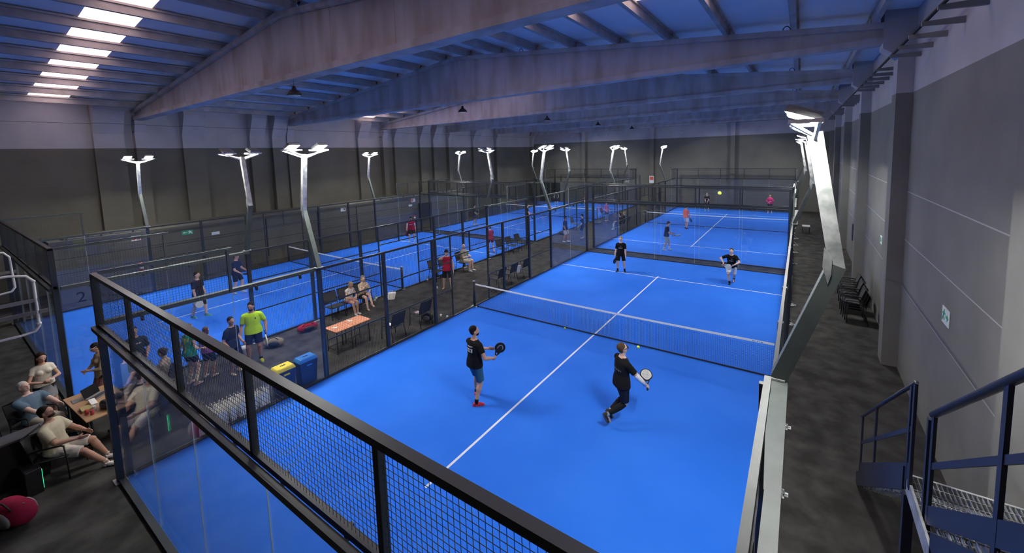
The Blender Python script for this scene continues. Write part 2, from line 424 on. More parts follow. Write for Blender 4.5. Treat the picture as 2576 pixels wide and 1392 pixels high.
# far wall: grey room with roller shutter, fire sign
struct(MB().box((-22.6, 41.36, 0), (-13.6, 42.5, 2.35)).build('partition_wall', M['lowwall']), 'low grey room against the far wall')
tag(MB().box((-21.4, 41.28, 0.0), (-18.6, 41.35, 2.3)).build('roller_shutter', M['black']), 'black roller shutter in the far left corner', 'shutter')
def sign(name, label, cen, ax, ay, w, h, base, marks):
    """thin plate with raised marks; ax right, ay up; marks = (u0,v0,u1,v1,mat) in plate halves"""
    ax, ay = V(ax), V(ay); nrm = ax.cross(ay).normalized(); cen = V(cen)
    t = empty(name, label, 'sign', cen)
    mb = MB().obox((0,0,0), ax*w/2, ay*h/2, nrm*0.006); mb.build('plate', base, t)
    for i, (poly, m_) in enumerate(marks):
        MB().prism(poly, nrm*0.0062, ax*w/2, ay*h/2, nrm*0.003).build('pictogram', m_, t)
    return t
RUN = [(-0.9,-0.7),(-0.75,-0.75),(-0.55,-0.2),(-0.35,-0.55),(-0.15,-0.5),(-0.35,0.05),(-0.2,0.2),(-0.05,0.1),(-0.05,0.3),(-0.25,0.4),(-0.3,0.75),(-0.5,0.75),(-0.5,0.45),(-0.75,0.35),(-0.85,0.05),(-0.7,0.05),(-0.6,0.2)]
ARR = [(0.1,-0.15),(0.5,-0.15),(0.5,-0.45),(0.9,0.0),(0.5,0.45),(0.5,0.15),(0.1,0.15)]
FL = [(-x, y) for x, y in ARR]
FRUN = [(-x, y) for x, y in RUN]
sign('exit_sign', 'large white and green running-man exit sign on the right wall near the stairs', (XR-0.012, 8.35, 2.75), (0,-1,0), (0,0,1), 0.42, 0.30, M['signwhite'], [(RUN, M['green']), (ARR, M['green'])])
sign('exit_sign', 'small green exit sign on the right wall beyond the first column', (XR-0.012, 15.6, 2.75), (0,-1,0), (0,0,1), 0.34, 0.26, M['signwhite'], [(RUN, M['green']), (ARR, M['green'])])
sign('exit_sign', 'green exit sign on the dark left partition behind the left court', (-20.492, 5.8, 2.35), (0,1,0), (0,0,1), 0.46, 0.22, M['green'], [(FRUN, M['signwhite']), (FL, M['signwhite'])])
sign('notice_sign', 'plain white notice on the left partition right of the exit sign', (-20.492, 7.0, 2.1), (0,1,0), (0,0,1), 0.36, 0.16, M['signwhite'], [])
sign('exit_sign', 'small white exit sign on the left partition above the court net', (-20.492, 14.4, 2.42), (0,1,0), (0,0,1), 0.36, 0.24, M['signwhite'], [(FRUN, M['black'])])
sign('fire_sign', 'red and white fire sign on the left partition behind the front court glass', (-20.492, 3.85, 2.42), (0,1,0), (0,0,1), 0.34, 0.24, M['signwhite'], [([(-0.85,-0.7),(-0.2,-0.7),(-0.2,0.7),(-0.85,0.7)], M['signred']), ([(0.15,-0.7),(0.85,-0.7),(0.85,0.7),(0.15,0.7)], M['signred'])])
sign('fire_sign', 'red and white fire sign on the left partition near its far end', (-20.492, 20.5, 2.39), (0,1,0), (0,0,1), 0.42, 0.30, M['signwhite'], [([(-0.85,-0.7),(-0.1,-0.7),(-0.1,0.7),(-0.85,0.7)], M['signred'])])
sign('notice_sign', 'white notice below the red fire sign near the partition far end', (-20.492, 20.2, 2.0), (0,1,0), (0,0,1), 0.34, 0.15, M['signwhite'], [])
sign('fire_sign', 'red and white fire sign high on the far wall', (-7.9, YF-0.33, 2.75), (1,0,0), (0,0,1), 0.5, 0.75, M['signwhite'], [([(-0.75,-0.2),(0.75,-0.2),(0.75,0.8),(-0.75,0.8)], M['signred'])])
def extinguisher(label, x, y, z):
    t = empty('fire_extinguisher', label, 'fire extinguisher', (x, y, z))
    MB().lathe([(0.05,0),(0.075,0.02),(0.075,0.38),(0.05,0.45),(0.02,0.47)], n=16).build('cylinder', M['signred'], t)
    MB().box((-0.012,-0.05,0.46),(0.012,0.06,0.50)).lathe([(0.02,0.46),(0.02,0.52)], n=10).build('valve', M['black'], t)
    MB().tube([(0,0.05,0.5),(0.0,0.12,0.4),(0,0.10,0.15)], 0.012, 6).build('hose', M['black'], t)
    MB().lathe([(0.0765,0.15),(0.0765,0.30)], n=16).build('label_band', M['signwhite'], t)
extinguisher('red fire extinguisher hanging on the right wall beyond the second column', 7.525, 21.3, 1.0)
extinguisher('red fire extinguisher on the left partition beside the black cabinet', -20.4, 20.5, 0.75)
extinguisher('red fire extinguisher on the left partition behind the front left court glass', -20.4, 3.9, 0.8)
tag(MB().box((7.34, 21.2, 1.6), (7.6, 21.7, 2.3)).build('hose_cabinet', M['black'], bevel=0.01), 'black fire hose cabinet on the right wall beside the extinguisher', 'cabinet')
tag(MB().box((7.42, 21.2, 2.5), (7.6, 21.45, 2.62)).build('emergency_light', M['white'], bevel=0.01), 'small white emergency light above the black hose cabinet', 'light')
b = MB().prism([(0,0.8),(0.32,0.8),(0.36,2.1),(0,2.1)], (-20.46, 21.0, 0), (1,0,0), (0,0,1), (0,1.1,0))
tag(b.build('wall_cabinet', M['black'], bevel=0.01), 'black wedge shaped cabinet hanging on the left partition', 'cabinet')
# unlit bell pendant lamps under the ridge
b0 = empty('pendant_lamp', '', 'pendant lamp', (0,0,0), group='unlit pendant lamps under the ridge')
MB().lathe([(0.20,0.0),(0.21,0.02),(0.15,0.12),(0.07,0.17),(0.05,0.26),(0.03,0.28)], n=20).build('shade', M['black'], b0)
MB().lathe([(0.17,-0.01),(0.17,0.01)], n=20).build('diffuser', M['white'], b0)
MB().tube([(0,0,0.27),(0,0,0.43)], 0.006, 5).build('cable', M['black'], b0)
for i, (x, y, z) in enumerate(((-7.5,5.0,7.82),(-7.5,12.5,7.82),(-7.5,20.0,7.82),(-7.5,27.5,7.82),(-7.5,35.0,7.82))):
    lb = 'black bell shaped pendant lamp under the ridge, %s from the camera' % ['first','second','third','fourth','fifth'][i]
    if i == 0: b0.location = (x,y,z); b0['label'] = lb
    else: copy_tree(b0, (x,y,z), 0, lb)
# ------------------------------------------------------------------ courts
# name, x centre, half width, y start
COURTS = [('right-hand front court', 0.0, 5.0, 0.0), ('left-hand front court', -14.22, 4.95, 0.0),
          ('right-hand rear court', 0.0, 5.0, 21.1), ('left-hand rear court', -14.22, 4.95, 21.1)]
def court_floor(nm, cx, hw, y0):
    t = struct(MB().box((cx-hw, y0, -0.004), (cx+hw, y0+20, 0.006)).build('court_turf', M['turf']), 'bright blue artificial turf of the '+nm)
    LW = 0.026
    def line(a, b): MB().box((a[0], a[1], 0.006), (b[0], b[1], 0.009)).build('court_line', M['line'], t)
    line((cx-LW, y0+2.85), (cx+LW, y0+17.15))
    for y in (y0+3.05, y0+16.95):
        line((cx-hw, y-LW), (cx-LW, y+LW)); line((cx+LW, y-LW), (cx+hw, y+LW))
    MB().box((cx-hw-0.08, y0-0.06, -0.004), (cx-hw, y0+20.06, 0.035)).box((cx+hw, y0-0.06, -0.004), (cx+hw+0.08, y0+20.06, 0.035)) \
        .box((cx-hw, y0-0.08, -0.004), (cx+hw, y0, 0.035)).box((cx-hw, y0+20, -0.004), (cx+hw, y0+20.08, 0.035)).build('kerb', M['steel'], t)
def wires(mb, o, ux, L, z0, z1, sp=0.05, r=0.0014):
    """welded wire grid in the vertical plane through o along unit ux"""
    ux = V(ux); nrm = ux.cross(V((0,0,1)))
    n = int(round(L/sp))
    for i in range(1, n):
        p = V(o)+ux*(L*i/n)
        mb.obox((p.x, p.y, (z0+z1)/2), ux*r, nrm*r, (0,0,(z1-z0)/2))
    k = int(round((z1-z0)/sp))
    for i in range(1, k):
        p = V(o)+ux*(L/2)
        q = p+nrm*r*2
        mb.obox((q.x, q.y, z0+(z1-z0)*i/k), ux*(L/2), nrm*r, (0,0,r))
def end_fence(nm, which, cx, hw, y, out):
    """end wall: 5 glass panes 3 m high, one metre of wire mesh above; out = -1/+1 outward y"""
    t = empty('glass_end_wall', 'glass end wall topped with wire mesh, %s end of the %s' % (which, nm), 'court end wall', (cx, y, 0))
    n = 5; W = 2*hw/n; ZT = 3.94
    for i in range(n):
        x0 = -hw+W*i
        MB().box((x0+0.004, -0.006, 0.04), (x0+W-0.004, 0.006, 2.97)).build('glass_pane', M['glass'], t)
    for i in range(1, n):
        x0 = -hw+W*i
        MB().box((x0-0.003, -0.0055, 0.04), (x0+0.003, 0.0055, 2.97)).build('glass_joint', M['edge'], t)
    yo = out*0.07
    for i in range(n+1):
        x0 = -hw+W*i
        if i in (0, n):
            MB().box((x0-0.05, yo-0.05, 0), (x0+0.05, yo+0.05, 3.94)).build('corner_post', M['steel'], t)
            MB().box((x0-0.11, yo-0.09, 0), (x0+0.11, yo+0.09, 0.012)).build('base_plate', M['galv'], t)
        else:
            MB().box((x0-0.03, yo-0.03, 3.0), (x0+0.03, yo+0.03, 3.92)).build('mesh_post', M['steel'], t)
    MB().box((-hw-0.05, yo-0.045, 3.90), (hw+0.05, yo+0.035, 3.96)).build('top_rail', M['steel'], t)
    MB().box((-hw-0.05, yo-0.03, 2.97), (hw+0.05, yo+0.03, 3.03)).build('middle_rail', M['steel'], t)
    MB().box((-hw-0.05, yo*2.2-0.03, 2.93), (hw+0.05, yo*2.2+0.03, 3.0)).build('outer_rail', M['steel'], t)
    MB().box((-hw, yo-0.03, 0.0), (hw, yo+0.03, 0.05)).build('bottom_rail', M['steel'], t)
    cl = MB()
    for i in range(n):
        for fx in (0.25, 0.75):
            x = -hw+W*(i+fx); cl.box((x-0.02, min(0,yo)-0.0, 2.88), (x+0.02, max(0,yo), 2.99))
    cl.build('glass_clamp', M['steel'], t)
    for i in range(n):
        x0 = -hw+W*i; mb = MB(); wires(mb, (x0, yo, 0), (1,0,0), W, 3.03, 3.90, r=0.0015)
        mb.build('wire_mesh', M['wire'], t)
    return t
def side_fence(nm, which, x, y0, out, top='steel'):
    """side: glass 4 m + mesh with door opening at the net + glass 4 m.  x = plane, out = outward x"""
    t = empty('side_fence', 'black mesh and glass side fence, %s of the %s' % (which, nm), 'court fence', (x, y0, 0))
    xo = out*0.06; S = M['steel']
    TOP = M['steelgrey']
    for a, b in ((0, 2), (2, 4), (16, 18), (18, 20)):
        MB().box((-0.006, a+0.01, 0.04), (0.006, b-0.01, 2.97)).build('glass_pane', M['glass'], t)
    for y in (2, 18): MB().box((-0.0055, y-0.004, 0.04), (0.0055, y+0.004, 2.97)).build('glass_joint', M['edge'], t)
    for y in (4, 6, 8, 12, 14, 16):
        w = 0.05
        MB().box((xo-0.04, y-w, 0), (xo+0.04, y+w, 3.0)).build('post', S, t)
        MB().box((xo-0.07, y-0.11, 0), (xo+0.07+out*0.06, y+0.11, 0.012)).build('base_plate', M['galv'], t)
    for y in (8.86, 10.94):
        MB().box((xo-0.02, y-0.02, 0), (xo+0.02, y+0.02, 2.98)).build('door_post', S, t)
    MB().box((xo-0.02, 9.88, 2.22), (xo+0.02, 9.92, 2.98)).build('header_post', S, t)
    for a, b in ((2.0, 4.0), (16.0, 18.0)):
        MB().box((xo-0.02, a, 2.95), (xo+out*0.15, b, 3.03)).build('top_rail', TOP, t)
    MB().box((xo-0.025, 4.0, 2.96), (xo+0.025, 16.0, 3.02)).build('top_rail', S, t)
    for a, b in ((0, 2), (18, 20)):
        MB().box((xo+out*0.03, a, 2.95), (xo+out*0.15, b, 3.03)).build('middle_rail', TOP, t)
        MB().box((xo+out*0.005, a, 3.90), (xo+out*0.055, b+(0.1 if a == 0 else 0), 3.97)).build('top_rail', TOP, t)
        yy = b if a == 0 else a
        MB().box((xo-0.025, yy-0.025, 3.0), (xo+0.025, yy+0.025, 3.95)).build('mesh_post', TOP, t)
        if a != 0: MB().box((xo-0.02, 19.0, 3.0), (xo+0.02, 19.04, 3.93)).build('mesh_post', TOP, t)
        mb = MB(); wires(mb, (xo, a, 0), (0,1,0), 2, 3.03, 3.90); mb.build('wire_mesh', M['wire'], t)
    for a, b in ((4, 8.86), (10.94, 16)):
        for z in (1.02, 2.04):
            MB().box((xo-0.016, a, z-0.016), (xo+0.016, b, z+0.016)).build('cross_rail', S, t)
    MB().box((xo-0.016, 8.86, 2.2), (xo+0.016, 10.94, 2.24)).build('header_rail', S, t)
    MB().box((xo-0.025, 0, 0), (xo+0.025, 8.86, 0.05)).build('bottom_rail', S, t)
    MB().box((xo-0.025, 10.94, 0), (xo+0.025, 20, 0.05)).build('bottom_rail', S, t)
    for a, b in ((4,6),(6,8),(8,8.86),(10.94,12),(12,14),(14,16)):
        mb = MB(); wires(mb, (xo, a, 0), (0,1,0), b-a, 0.05, 2.96); mb.build('wire_mesh', M['wire'], t)
    mb = MB(); wires(mb, (xo, 8.86, 0), (0,1,0), 2.08, 2.24, 2.96); mb.build('wire_mesh', M['wire'], t)
    cl = MB()
    for a in (0, 2, 16, 18):
        for f in (0.5, 1.5): cl.box((min(0,xo), a+f-0.02, 2.88), (max(0,xo), a+f+0.02, 2.98))
    cl.build('glass_clamp', S, t)
    return t
def net(nm, cx, hw, y):
    t = empty('padel_net', 'black net with white top tape across the '+nm, 'net', (cx, y, 0))
    for sx in (-1, 1):
        p = empty('net_post', None, None); p.parent = t; p.location = (sx*(hw+0.02), 0, 0)
        MB().lathe([(0.05,0),(0.05,1.0)], n=14).build('tube', M['steel'], p)
        MB().lathe([(0.052,1.0),(0.05,1.015),(0.0,1.02)], n=14).build('cap', M['whitesteel'], p)
        MB().box((-0.13,-0.07,0),(0.13,0.07,0.015)).build('base_plate', M['galv'], p)
    n = 40; vs = []; fs = []
    def zt(x): return 0.88+0.04*(x/hw)**2
    for i in range(n+1):
        x = -hw+0.06+(2*hw-0.12)*i/n
        for yy, zz in ((-0.006, zt(x)-0.055), (0.006, zt(x)-0.055), (0.006, zt(x)), (-0.006, zt(x))): vs.append((x, yy, zz))
    for i in range(n):
        for j in range(4): fs.append((i*4+j, i*4+(j+1)%4, i*4+4+(j+1)%4, i*4+4+j))
    MB().add(vs, fs+[(0,1,2,3), tuple(n*4+j for j in (3,2,1,0))]).build('top_tape', M['tape'], t)
    mk = MB()
    for sx in (-1, 1):
        for k_ in range(5): mk.box((sx*(hw-0.35-0.05*k_), -0.0075, 0.872), (sx*(hw-0.35-0.05*k_)+0.03*(1-(k_%2)*.4), 0.0075, 0.893))
    mk.build('tape_lettering', M['bluelabel'], t)
    MB().box((-hw+0.08, -0.008, 0.012), (hw-0.08, 0.008, 0.045)).build('bottom_tape', M['net'], t)
    mb = MB(); L = 2*hw-0.14; k_ = int(L/0.045); r = 0.0016
    for i in range(k_+1):
        x = -L/2+L*i/k_; z1 = zt(x)-0.05
        mb.obox((x, 0, (0.03+z1)/2), (r,0,0), (0,r,0), (0,0,(z1-0.03)/2))
    for i in range(18):
        z = 0.06+0.042*i; mb.obox((0, 0, z), (L/2,0,0), (0,r,0), (0,0,r))
    mb.build('net_mesh', M['net'], t)
def mast(x, y, out, label, k0=1.0):
    """cranked light mast; out = outward x direction"""
    t = empty('floodlight_mast', label, 'floodlight mast', (x, y, 0))
    P = [(0,0,3.04),(out*0.52,0,4.52),(out*0.27,0,6.0)]
    up2 = (0,1,0)
    MB().bar(P[0], P[1], 0.115*k0, 0.115*k0, up2).build('lower_arm', M['steelgrey'], t)
    MB().bar(V(P[1])-V((0,0,0.03)), P[2], 0.10*k0, 0.11*k0, up2).build('upper_arm', M['galv'], t)
    MB().prism([(0.0,-0.20),(0.055,0.0),(0.045,0.22),(-0.03,0.1),(-0.03,-0.08)], (P[1][0]-out*0.055*k0, -0.062*k0, 4.5), (-out,0,0), (0,0,1), (0,0.008,0)).build('gusset_plate', M['galv'], t)
    MB().box((-0.07,-0.1,3.035),(0.07,0.1,3.055)).build('foot_plate', M['galv'], t)
    hx = out*0.20
    br = MB()
    for s in (-1, 1):
        br.bar((out*0.27,0,5.96), (hx-out*0.16, s*0.52, 6.10), 0.03, 0.03)
        br.bar((out*0.27,0,5.90), (hx+out*0.10, s*0.52, 6.10), 0.03, 0.03)
        br.bar((hx-out*0.16, s*0.16, 6.11), (hx-out*0.16, s*0.54, 6.11), 0.025, 0.04)
        br.bar((hx+out*0.12, s*0.16, 6.11), (hx+out*0.12, s*0.54, 6.11), 0.025, 0.04)
        br.bar((hx-out*0.16, s*0.54, 6.11), (hx+out*0.12, s*0.54, 6.11), 0.02, 0.04)
    br.build('bracket', M['whitesteel'], t)
    for s in (-1, 1):
        f = empty('floodlight', None, None); f.parent = t; f.location = (hx-out*0.05, s*0.36, 6.17); f.rotation_euler = (0, out*math.radians(20), 0)
        mb = MB().box((-0.17,-0.14,0.0),(0.17,0.14,0.05))
        for q in range(7): mb.box((-0.16,-0.125+0.04*q,0.05),(0.16,-0.115+0.04*q,0.08))
        mb.build('housing', M['lampbody'], f)
        MB().box((-0.15,-0.12,-0.006),(0.15,0.12,-0.001)).build('lens', M['lens'], f)
def ordn(i): return ['first','second','third','fourth'][i]
for nm, cx, hw, y0 in COURTS:
    court_floor(nm, cx, hw, y0)
    end_fence(nm, 'near', cx, hw, y0, -1); end_fence(nm, 'far', cx, hw, y0+20, 1)
    XR_off = 0.15 if (cx == 0 and y0 == 0) else 0.0
    side_fence(nm, 'left side', cx-hw-0.01, y0, -1)
    sf = side_fence(nm, 'right side', cx+hw+0.01+XR_off*0.6, y0, 1)
    net(nm, cx, hw, y0+10)
    for sx, sn in ((-1, 'left'), (1, 'right')):
        for yy, yn in ((4, 'near'), (16, 'far')):
            mast(cx+sx*(hw+0.06)+(XR_off if sx > 0 else 0), y0+yy, sx, 'cranked twin floodlight mast, %s %s post of the %s' % (yn, sn, nm), 1.45 if XR_off and sx > 0 and yy == 4 else 1.0)
# galvanised fixing brackets along the foot of the right fence
for i, y in enumerate((2.3, 3.1, 4.05, 6.0, 8.0, 12.0, 14.0, 16.0, 22.4, 25.1, 27.1, 29.1)):
    tag(MB().box((5.12, y-0.012, 0.0), (5.34, y+0.012, 0.03)).box((5.27, y-0.05, 0), (5.35, y+0.05, 0.012)).bar((5.13,y,0.22),(5.31,y,0.01),0.02).build('anchor_bracket', M['galv']),
        'small galvanised bracket bolted to the carpet at the foot of the right-hand fences', 'bracket', 'floor brackets along the right fences')
# court number on the left court's side glass, seen from outside
def text_mesh(s, size, m_, name, parent, loc, rot, ext=0.001):
    cu = bpy.data.curves.new('t', 'FONT'); cu.body = s; cu.size = size; cu.extrude = ext; cu.align_x = 'CENTER'; cu.align_y = 'CENTER'
    o = bpy.data.objects.new('t', cu); COL.objects.link(o); dg = bpy.context.evaluated_depsgraph_get(); dg.update()
    me = bpy.data.meshes.new_from_object(o.evaluated_get(dg)); bpy.data.objects.remove(o)
    me.materials.clear(); me.materials.append(m_)
    o = bpy.data.objects.new(name, me); COL.objects.link(o); o.parent = parent; o.location = loc; o.rotation_euler = rot
    return o
for ob in COL.objects:
    if ob.name.startswith('side_fence') and ob.get('label','').endswith('right side of the left-hand front court'):
        text_mesh('2', 0.36, M['navyp'], 'court_number', ob, (0.012, 0.33, 2.64), (PI/2, 0, PI/2))
# open swing gate leaf of the near court, seen edge-on
# ------------------------------------------------------------------ people
def fuse(mb, voxel, smooth=2, name='body'):
    """voxel-remesh overlapping closed shapes into one continuous surface"""
    me = bpy.data.meshes.new('tmp'); me.from_pydata(mb.v, [], mb.f); me.update()
    bm = bmesh.new(); bm.from_mesh(me); bmesh.ops.recalc_face_normals(bm, faces=bm.faces); bm.to_mesh(me); bm.free()
    o = bpy.data.objects.new('tmp', me); COL.objects.link(o)
    r = o.modifiers.new('r', 'REMESH'); r.mode = 'VOXEL'; r.voxel_size = voxel; r.use_smooth_shade = True
    if smooth:
        s_ = o.modifiers.new('s', 'SMOOTH'); s_.factor = 0.5; s_.iterations = smooth
    dg = bpy.context.evaluated_depsgraph_get(); dg.update()
    out = bpy.data.meshes.new_from_object(o.evaluated_get(dg))
    bpy.data.objects.remove(o); bpy.data.meshes.remove(me)
    out.name = name
    return out
def link(me, name, m_, parent):
    me.materials.clear(); me.materials.append(m_)
    o = bpy.data.objects.new(name, me); COL.objects.link(o); o.parent = parent
    return o
def ik(a, c, l1, l2, pole):
    d = c-a; L = max(1e-4, d.length); d = d/L; L2 = min(L, (l1+l2)*0.999)
    if L > L2: c = a+d*L2
    x = (l1*l1-l2*l2+L2*L2)/(2*L2); h = math.sqrt(max(0, l1*l1-x*x))
    pole = V(pole); pole = pole-d*pole.dot(d)
    if pole.length < 1e-4: pole = V((0,1,0))-d*d.y
    return a+d*x+pole.normalized()*h, c
def decal(parent, tgt, o, right, upv, w, h, mask, m_, name='shirt_print', nu=24, nv=12, off=0.004):
    """thin print laid on a garment: grid cells where mask(u,v) is true, dropped on to the mesh"""
    bv = BVHTree.FromPolygons([v.co for v in tgt.vertices], [p.vertices[:] for p in tgt.polygons])
    right, upv = V(right).normalized(), V(upv).normalized(); dr = right.cross(upv)   # outward
    mb = MB(); cache = {}
    def pt(i, j):
        if (i, j) not in cache:
            p = V(o)+right*(w*(i/nu-0.5))+upv*(h*(j/nv-0.5))+dr*0.5
            hit = bv.ray_cast(p, -dr, 0.8)
            cache[(i, j)] = (hit[0]+dr*off) if hit[0] is not None else None
        return cache[(i, j)]
    for i in range(nu):
        for j in range(nv):
            if mask((i+0.5)/nu, (j+0.5)/nv):
                q = [pt(i,j), pt(i+1,j), pt(i+1,j+1), pt(i,j+1)]
                if all(x is not None for x in q): mb.add(q, [(0,1,2,3)])
    if mb.v:
        me = bpy.data.meshes.new(name); me.from_pydata(mb.v, [], mb.f); me.update(); return link(me, name, m_, parent)
def word(seed, rows=(0.1, 0.9)):
    rr = random.Random(seed); pat = [[rr.random() < 0.72 for _ in range(40)] for _ in range(5)]
    return lambda u, v: rows[0] < v < rows[1] and (int(u*40) % 4 != 3) and pat[int(v*4.99)][int(u*39.9)]
def stripe(a=0, b=1): return lambda u, v: a <= v <= b
SKIN = (0.64, 0.38, 0.27); TAN = (0.48, 0.27, 0.18); PALE = (0.74, 0.50, 0.40)
DARKH = (0.012, 0.009, 0.007); BROWN = (0.05, 0.026, 0.014); BLOND = (0.36, 0.25, 0.13); GREYH = (0.42, 0.40, 0.36)
BK = (0.012, 0.012, 0.013); NAVY = (0.012, 0.016, 0.045); WH = (0.74, 0.73, 0.70)
def arm_default(side, h): return None

def person(label, loc, hd, h=1.76, pel=(0, 0, 0.96), lean=(0, 0.02), twist=0, feet=None, fyaw=(10, -10), hands=None, grip=(None, None),
           head=(0, 0), skin=SKIN, hair=DARKH, hairlen=0, bald=False, cap=None, beard=None, glasses=False, shirt=(BK, 0.55), sleeve_col=None,
           shorts=(BK, 0.75), skirt=None, trousers=None, socks=None, shoes=(WH,), female=False, vox=0.011, knees=None, elbows=None,
           prints=(), z0=0.0, build=1.0, toes=(0, 0), group=None, headband=None, flare=1.0, tights=None, name='person'):
    s = h/1.78
    t = empty(name, label, 'person', (loc[0], loc[1], z0), math.radians(hd), group)
    B = build*(1.0 if female else 1.09); FM = 0.90 if female else 1.0
    P = V(pel)*1.0
    lx, ly = lean
    sp = V((lx, ly, 1)).normalized()
    R0 = V((1,0,0)); F0 = R0.cross(sp)*-1; F0 = sp.cross(R0)
    tw = Quaternion(sp, math.radians(twist)); R1 = tw @ R0; R1 = (R1-sp*R1.dot(sp)).normalized(); F1 = sp.cross(R1)
    chest = P+sp*0.36; neck = P+sp*0.53
    sh = [neck+R1*(sx*0.166*B*FM)-sp*0.108 for sx in (-1, 1)]
    hip = [P+R0*(sx*0.095)-V((0,0,0.03)) for sx in (-1, 1)]
    if feet is None: feet = ((-0.13, 0.0, 0.09), (0.13, 0.0, 0.09))
    if hands is None: hands = ((-0.27, 0.08, 0.84), (0.27, 0.08, 0.84))
    kn, an, el, wr = [], [], [], []
    for i in (0, 1):
        pole = knees[i] if knees else ((-0.15 if i == 0 else 0.15), 1, 0)
        k_, a_ = ik(hip[i], V(feet[i]), 0.44, 0.43, pole); kn.append(k_); an.append(a_)
        pole = elbows[i] if elbows else ((-0.5 if i == 0 else 0.5), -1, -0.3)
        e_, w_ = ik(sh[i], V(hands[i]), 0.30, 0.265, pole); el.append(e_); wr.append(w_)
    # ---- body, one continuous surface
    b = MB()
    b.loft([(P-sp*0.13, .09*B, .075*B), (P-sp*0.08, .155*B, .105*B), (P, .165*B*(1.03 if female else 1), .112*B), (P+sp*0.14, .135*B*FM, .095*B), (P+sp*0.30, .165*B*FM, .11*B), (P+sp*0.42, .172*B*FM, .10*B), (P+sp*0.49, .12*B*FM, .075*B), (P+sp*0.53, .065, .06)], R1, F1)
    if female:
        for sx in (-1, 1): b.sph(P+sp*0.34+R1*sx*0.075+F1*0.085, 0.058)
    b.cap(neck-sp*0.04, neck+sp*0.09+F1*0.012, 0.06, 0.053)
    hy, hp = math.radians(head[0]), math.radians(head[1])
    qh = Quaternion(V((0,0,1)), hy)
    Fh = qh @ F1; Fh = V((Fh.x, Fh.y, 0)).normalized()*math.cos(hp)+V((0,0,1))*math.sin(hp); Rh = Fh.cross(V((0,0,1))).normalized(); Uh = Rh.cross(Fh)
    hc = neck+sp*0.085+F1*0.02+Uh*0.085
    b.ell(hc, Rh*0.076, Fh*0.096, Uh*0.112, 18, 12)
    b.ell(hc-Uh*0.062+Fh*0.028, Rh*0.054, Fh*0.062, Uh*0.05)          # jaw
    b.ell(hc+Fh*0.098-Uh*0.018, Rh*0.013, Fh*0.02, Uh*0.024)          # nose
    for sx in (-1, 1): b.ell(hc+Rh*sx*0.078-Uh*0.012, Rh*0.012, Fh*0.02, Uh*0.032)
    b.cap(hc-Uh*0.08+Fh*0.0, neck-sp*0.02, 0.05, 0.055)
    for i in (0, 1):
        b.cap(neck-sp*0.04+R1*(-0.04 if i == 0 else 0.04), sh[i], 0.056, 0.058*B)
        b.cap(sh[i], el[i], 0.052*B*FM, 0.040*B*FM); b.cap(el[i], el[i]+(wr[i]-el[i])*0.35, 0.041*FM, 0.042*FM*B); b.cap(el[i]+(wr[i]-el[i])*0.35, wr[i], 0.041*FM*B, 0.026*FM)
        b.cap(hip[i], kn[i], 0.088*B, 0.056*B); b.cap(kn[i], kn[i]+(an[i]-kn[i])*0.33-V((0,0.012,0)), 0.054, 0.057*B); b.cap(kn[i]+(an[i]-kn[i])*0.33-V((0,0.012,0)), an[i], 0.054*B, 0.036)
        # foot inside the shoe
        fy = math.radians(fyaw[i]); fd = V((-math.sin(fy), math.cos(fy), 0)); tp = math.radians(toes[i]); fd = fd*math.cos(tp)-V((0,0,1))*math.sin(tp)
        b.cap(an[i]-V((0,0,0.05)), an[i]+fd*0.13-V((0,0,0.055)), 0.034, 0.026)
    grips = []
    for i in (0, 1):
        d = (wr[i]-el[i]).normalized()
        g = grip[i]
        side = -1 if i == 0 else 1
        if g is not None:
            gd = V(g).normalized(); n_ = gd.cross(d)
            if n_.length < 0.2: d = (d+V((0.3,0.3,0))).normalized(); n_ = gd.cross(d)
            n_.normalize(); sd = gd; curl = 1.25; d = n_.cross(gd).normalized()*-1
            if d.dot(wr[i]-el[i]) < 0: d = -d
            n_ = d.cross(sd).normalized()
            if n_.dot(V((-side, 0.6, 0))) < 0: n_ = -n_
        else:
            n_ = V((-side, 0.2, 0)); n_ = (n_-d*n_.dot(d)).normalized(); sd = d.cross(n_); curl = 0.32
        w = wr[i]; pal = w+d*0.09
        b.add(*_palm(w, d, n_, sd, FM))
        lens = (0.066, 0.078, 0.074, 0.058)
        for f in range(4):
            o_ = (f-1.5)*0.0205*FM
            p0 = w+d*(0.088+0.004*(1.5-abs(f-1.5)))+sd*o_
            a = 0.0; p = p0; rr = 0.0095*FM
            for q in range(3):
                a += curl*(0.55 if q == 0 else 0.5)
                dd = d*math.cos(a)+n_*math.sin(a); p2 = p+dd*lens[f]*(0.42, 0.32, 0.26)[q]
                b.cap(p, p2, rr, rr*0.92, 8); p = p2; rr *= 0.92
        th = -1 if sd.dot(V((0,1,0.6))) < 0 else 1
        q0 = w+d*0.03+sd*th*0.028; q1 = q0+(d*0.6+sd*th*0.7+n_*0.4).normalized()*0.035; q2 = q1+(d*0.8+n_*(0.7 if curl < 1 else 1.2)).normalized()*0.034
        b.cap(q0, q1, 0.013, 0.0115, 8); b.cap(q1, q2, 0.0115, 0.009, 8)
        grips.append((w+d*0.075+n_*0.028, sd, d, n_))
    body = fuse(b, vox, 2)
    link(body, 'body', cmat(skin, 0.6, 'skin_tone'), t)
    # ---- hair, face
    hm = cmat(hair, 0.7, 'hair_colour')
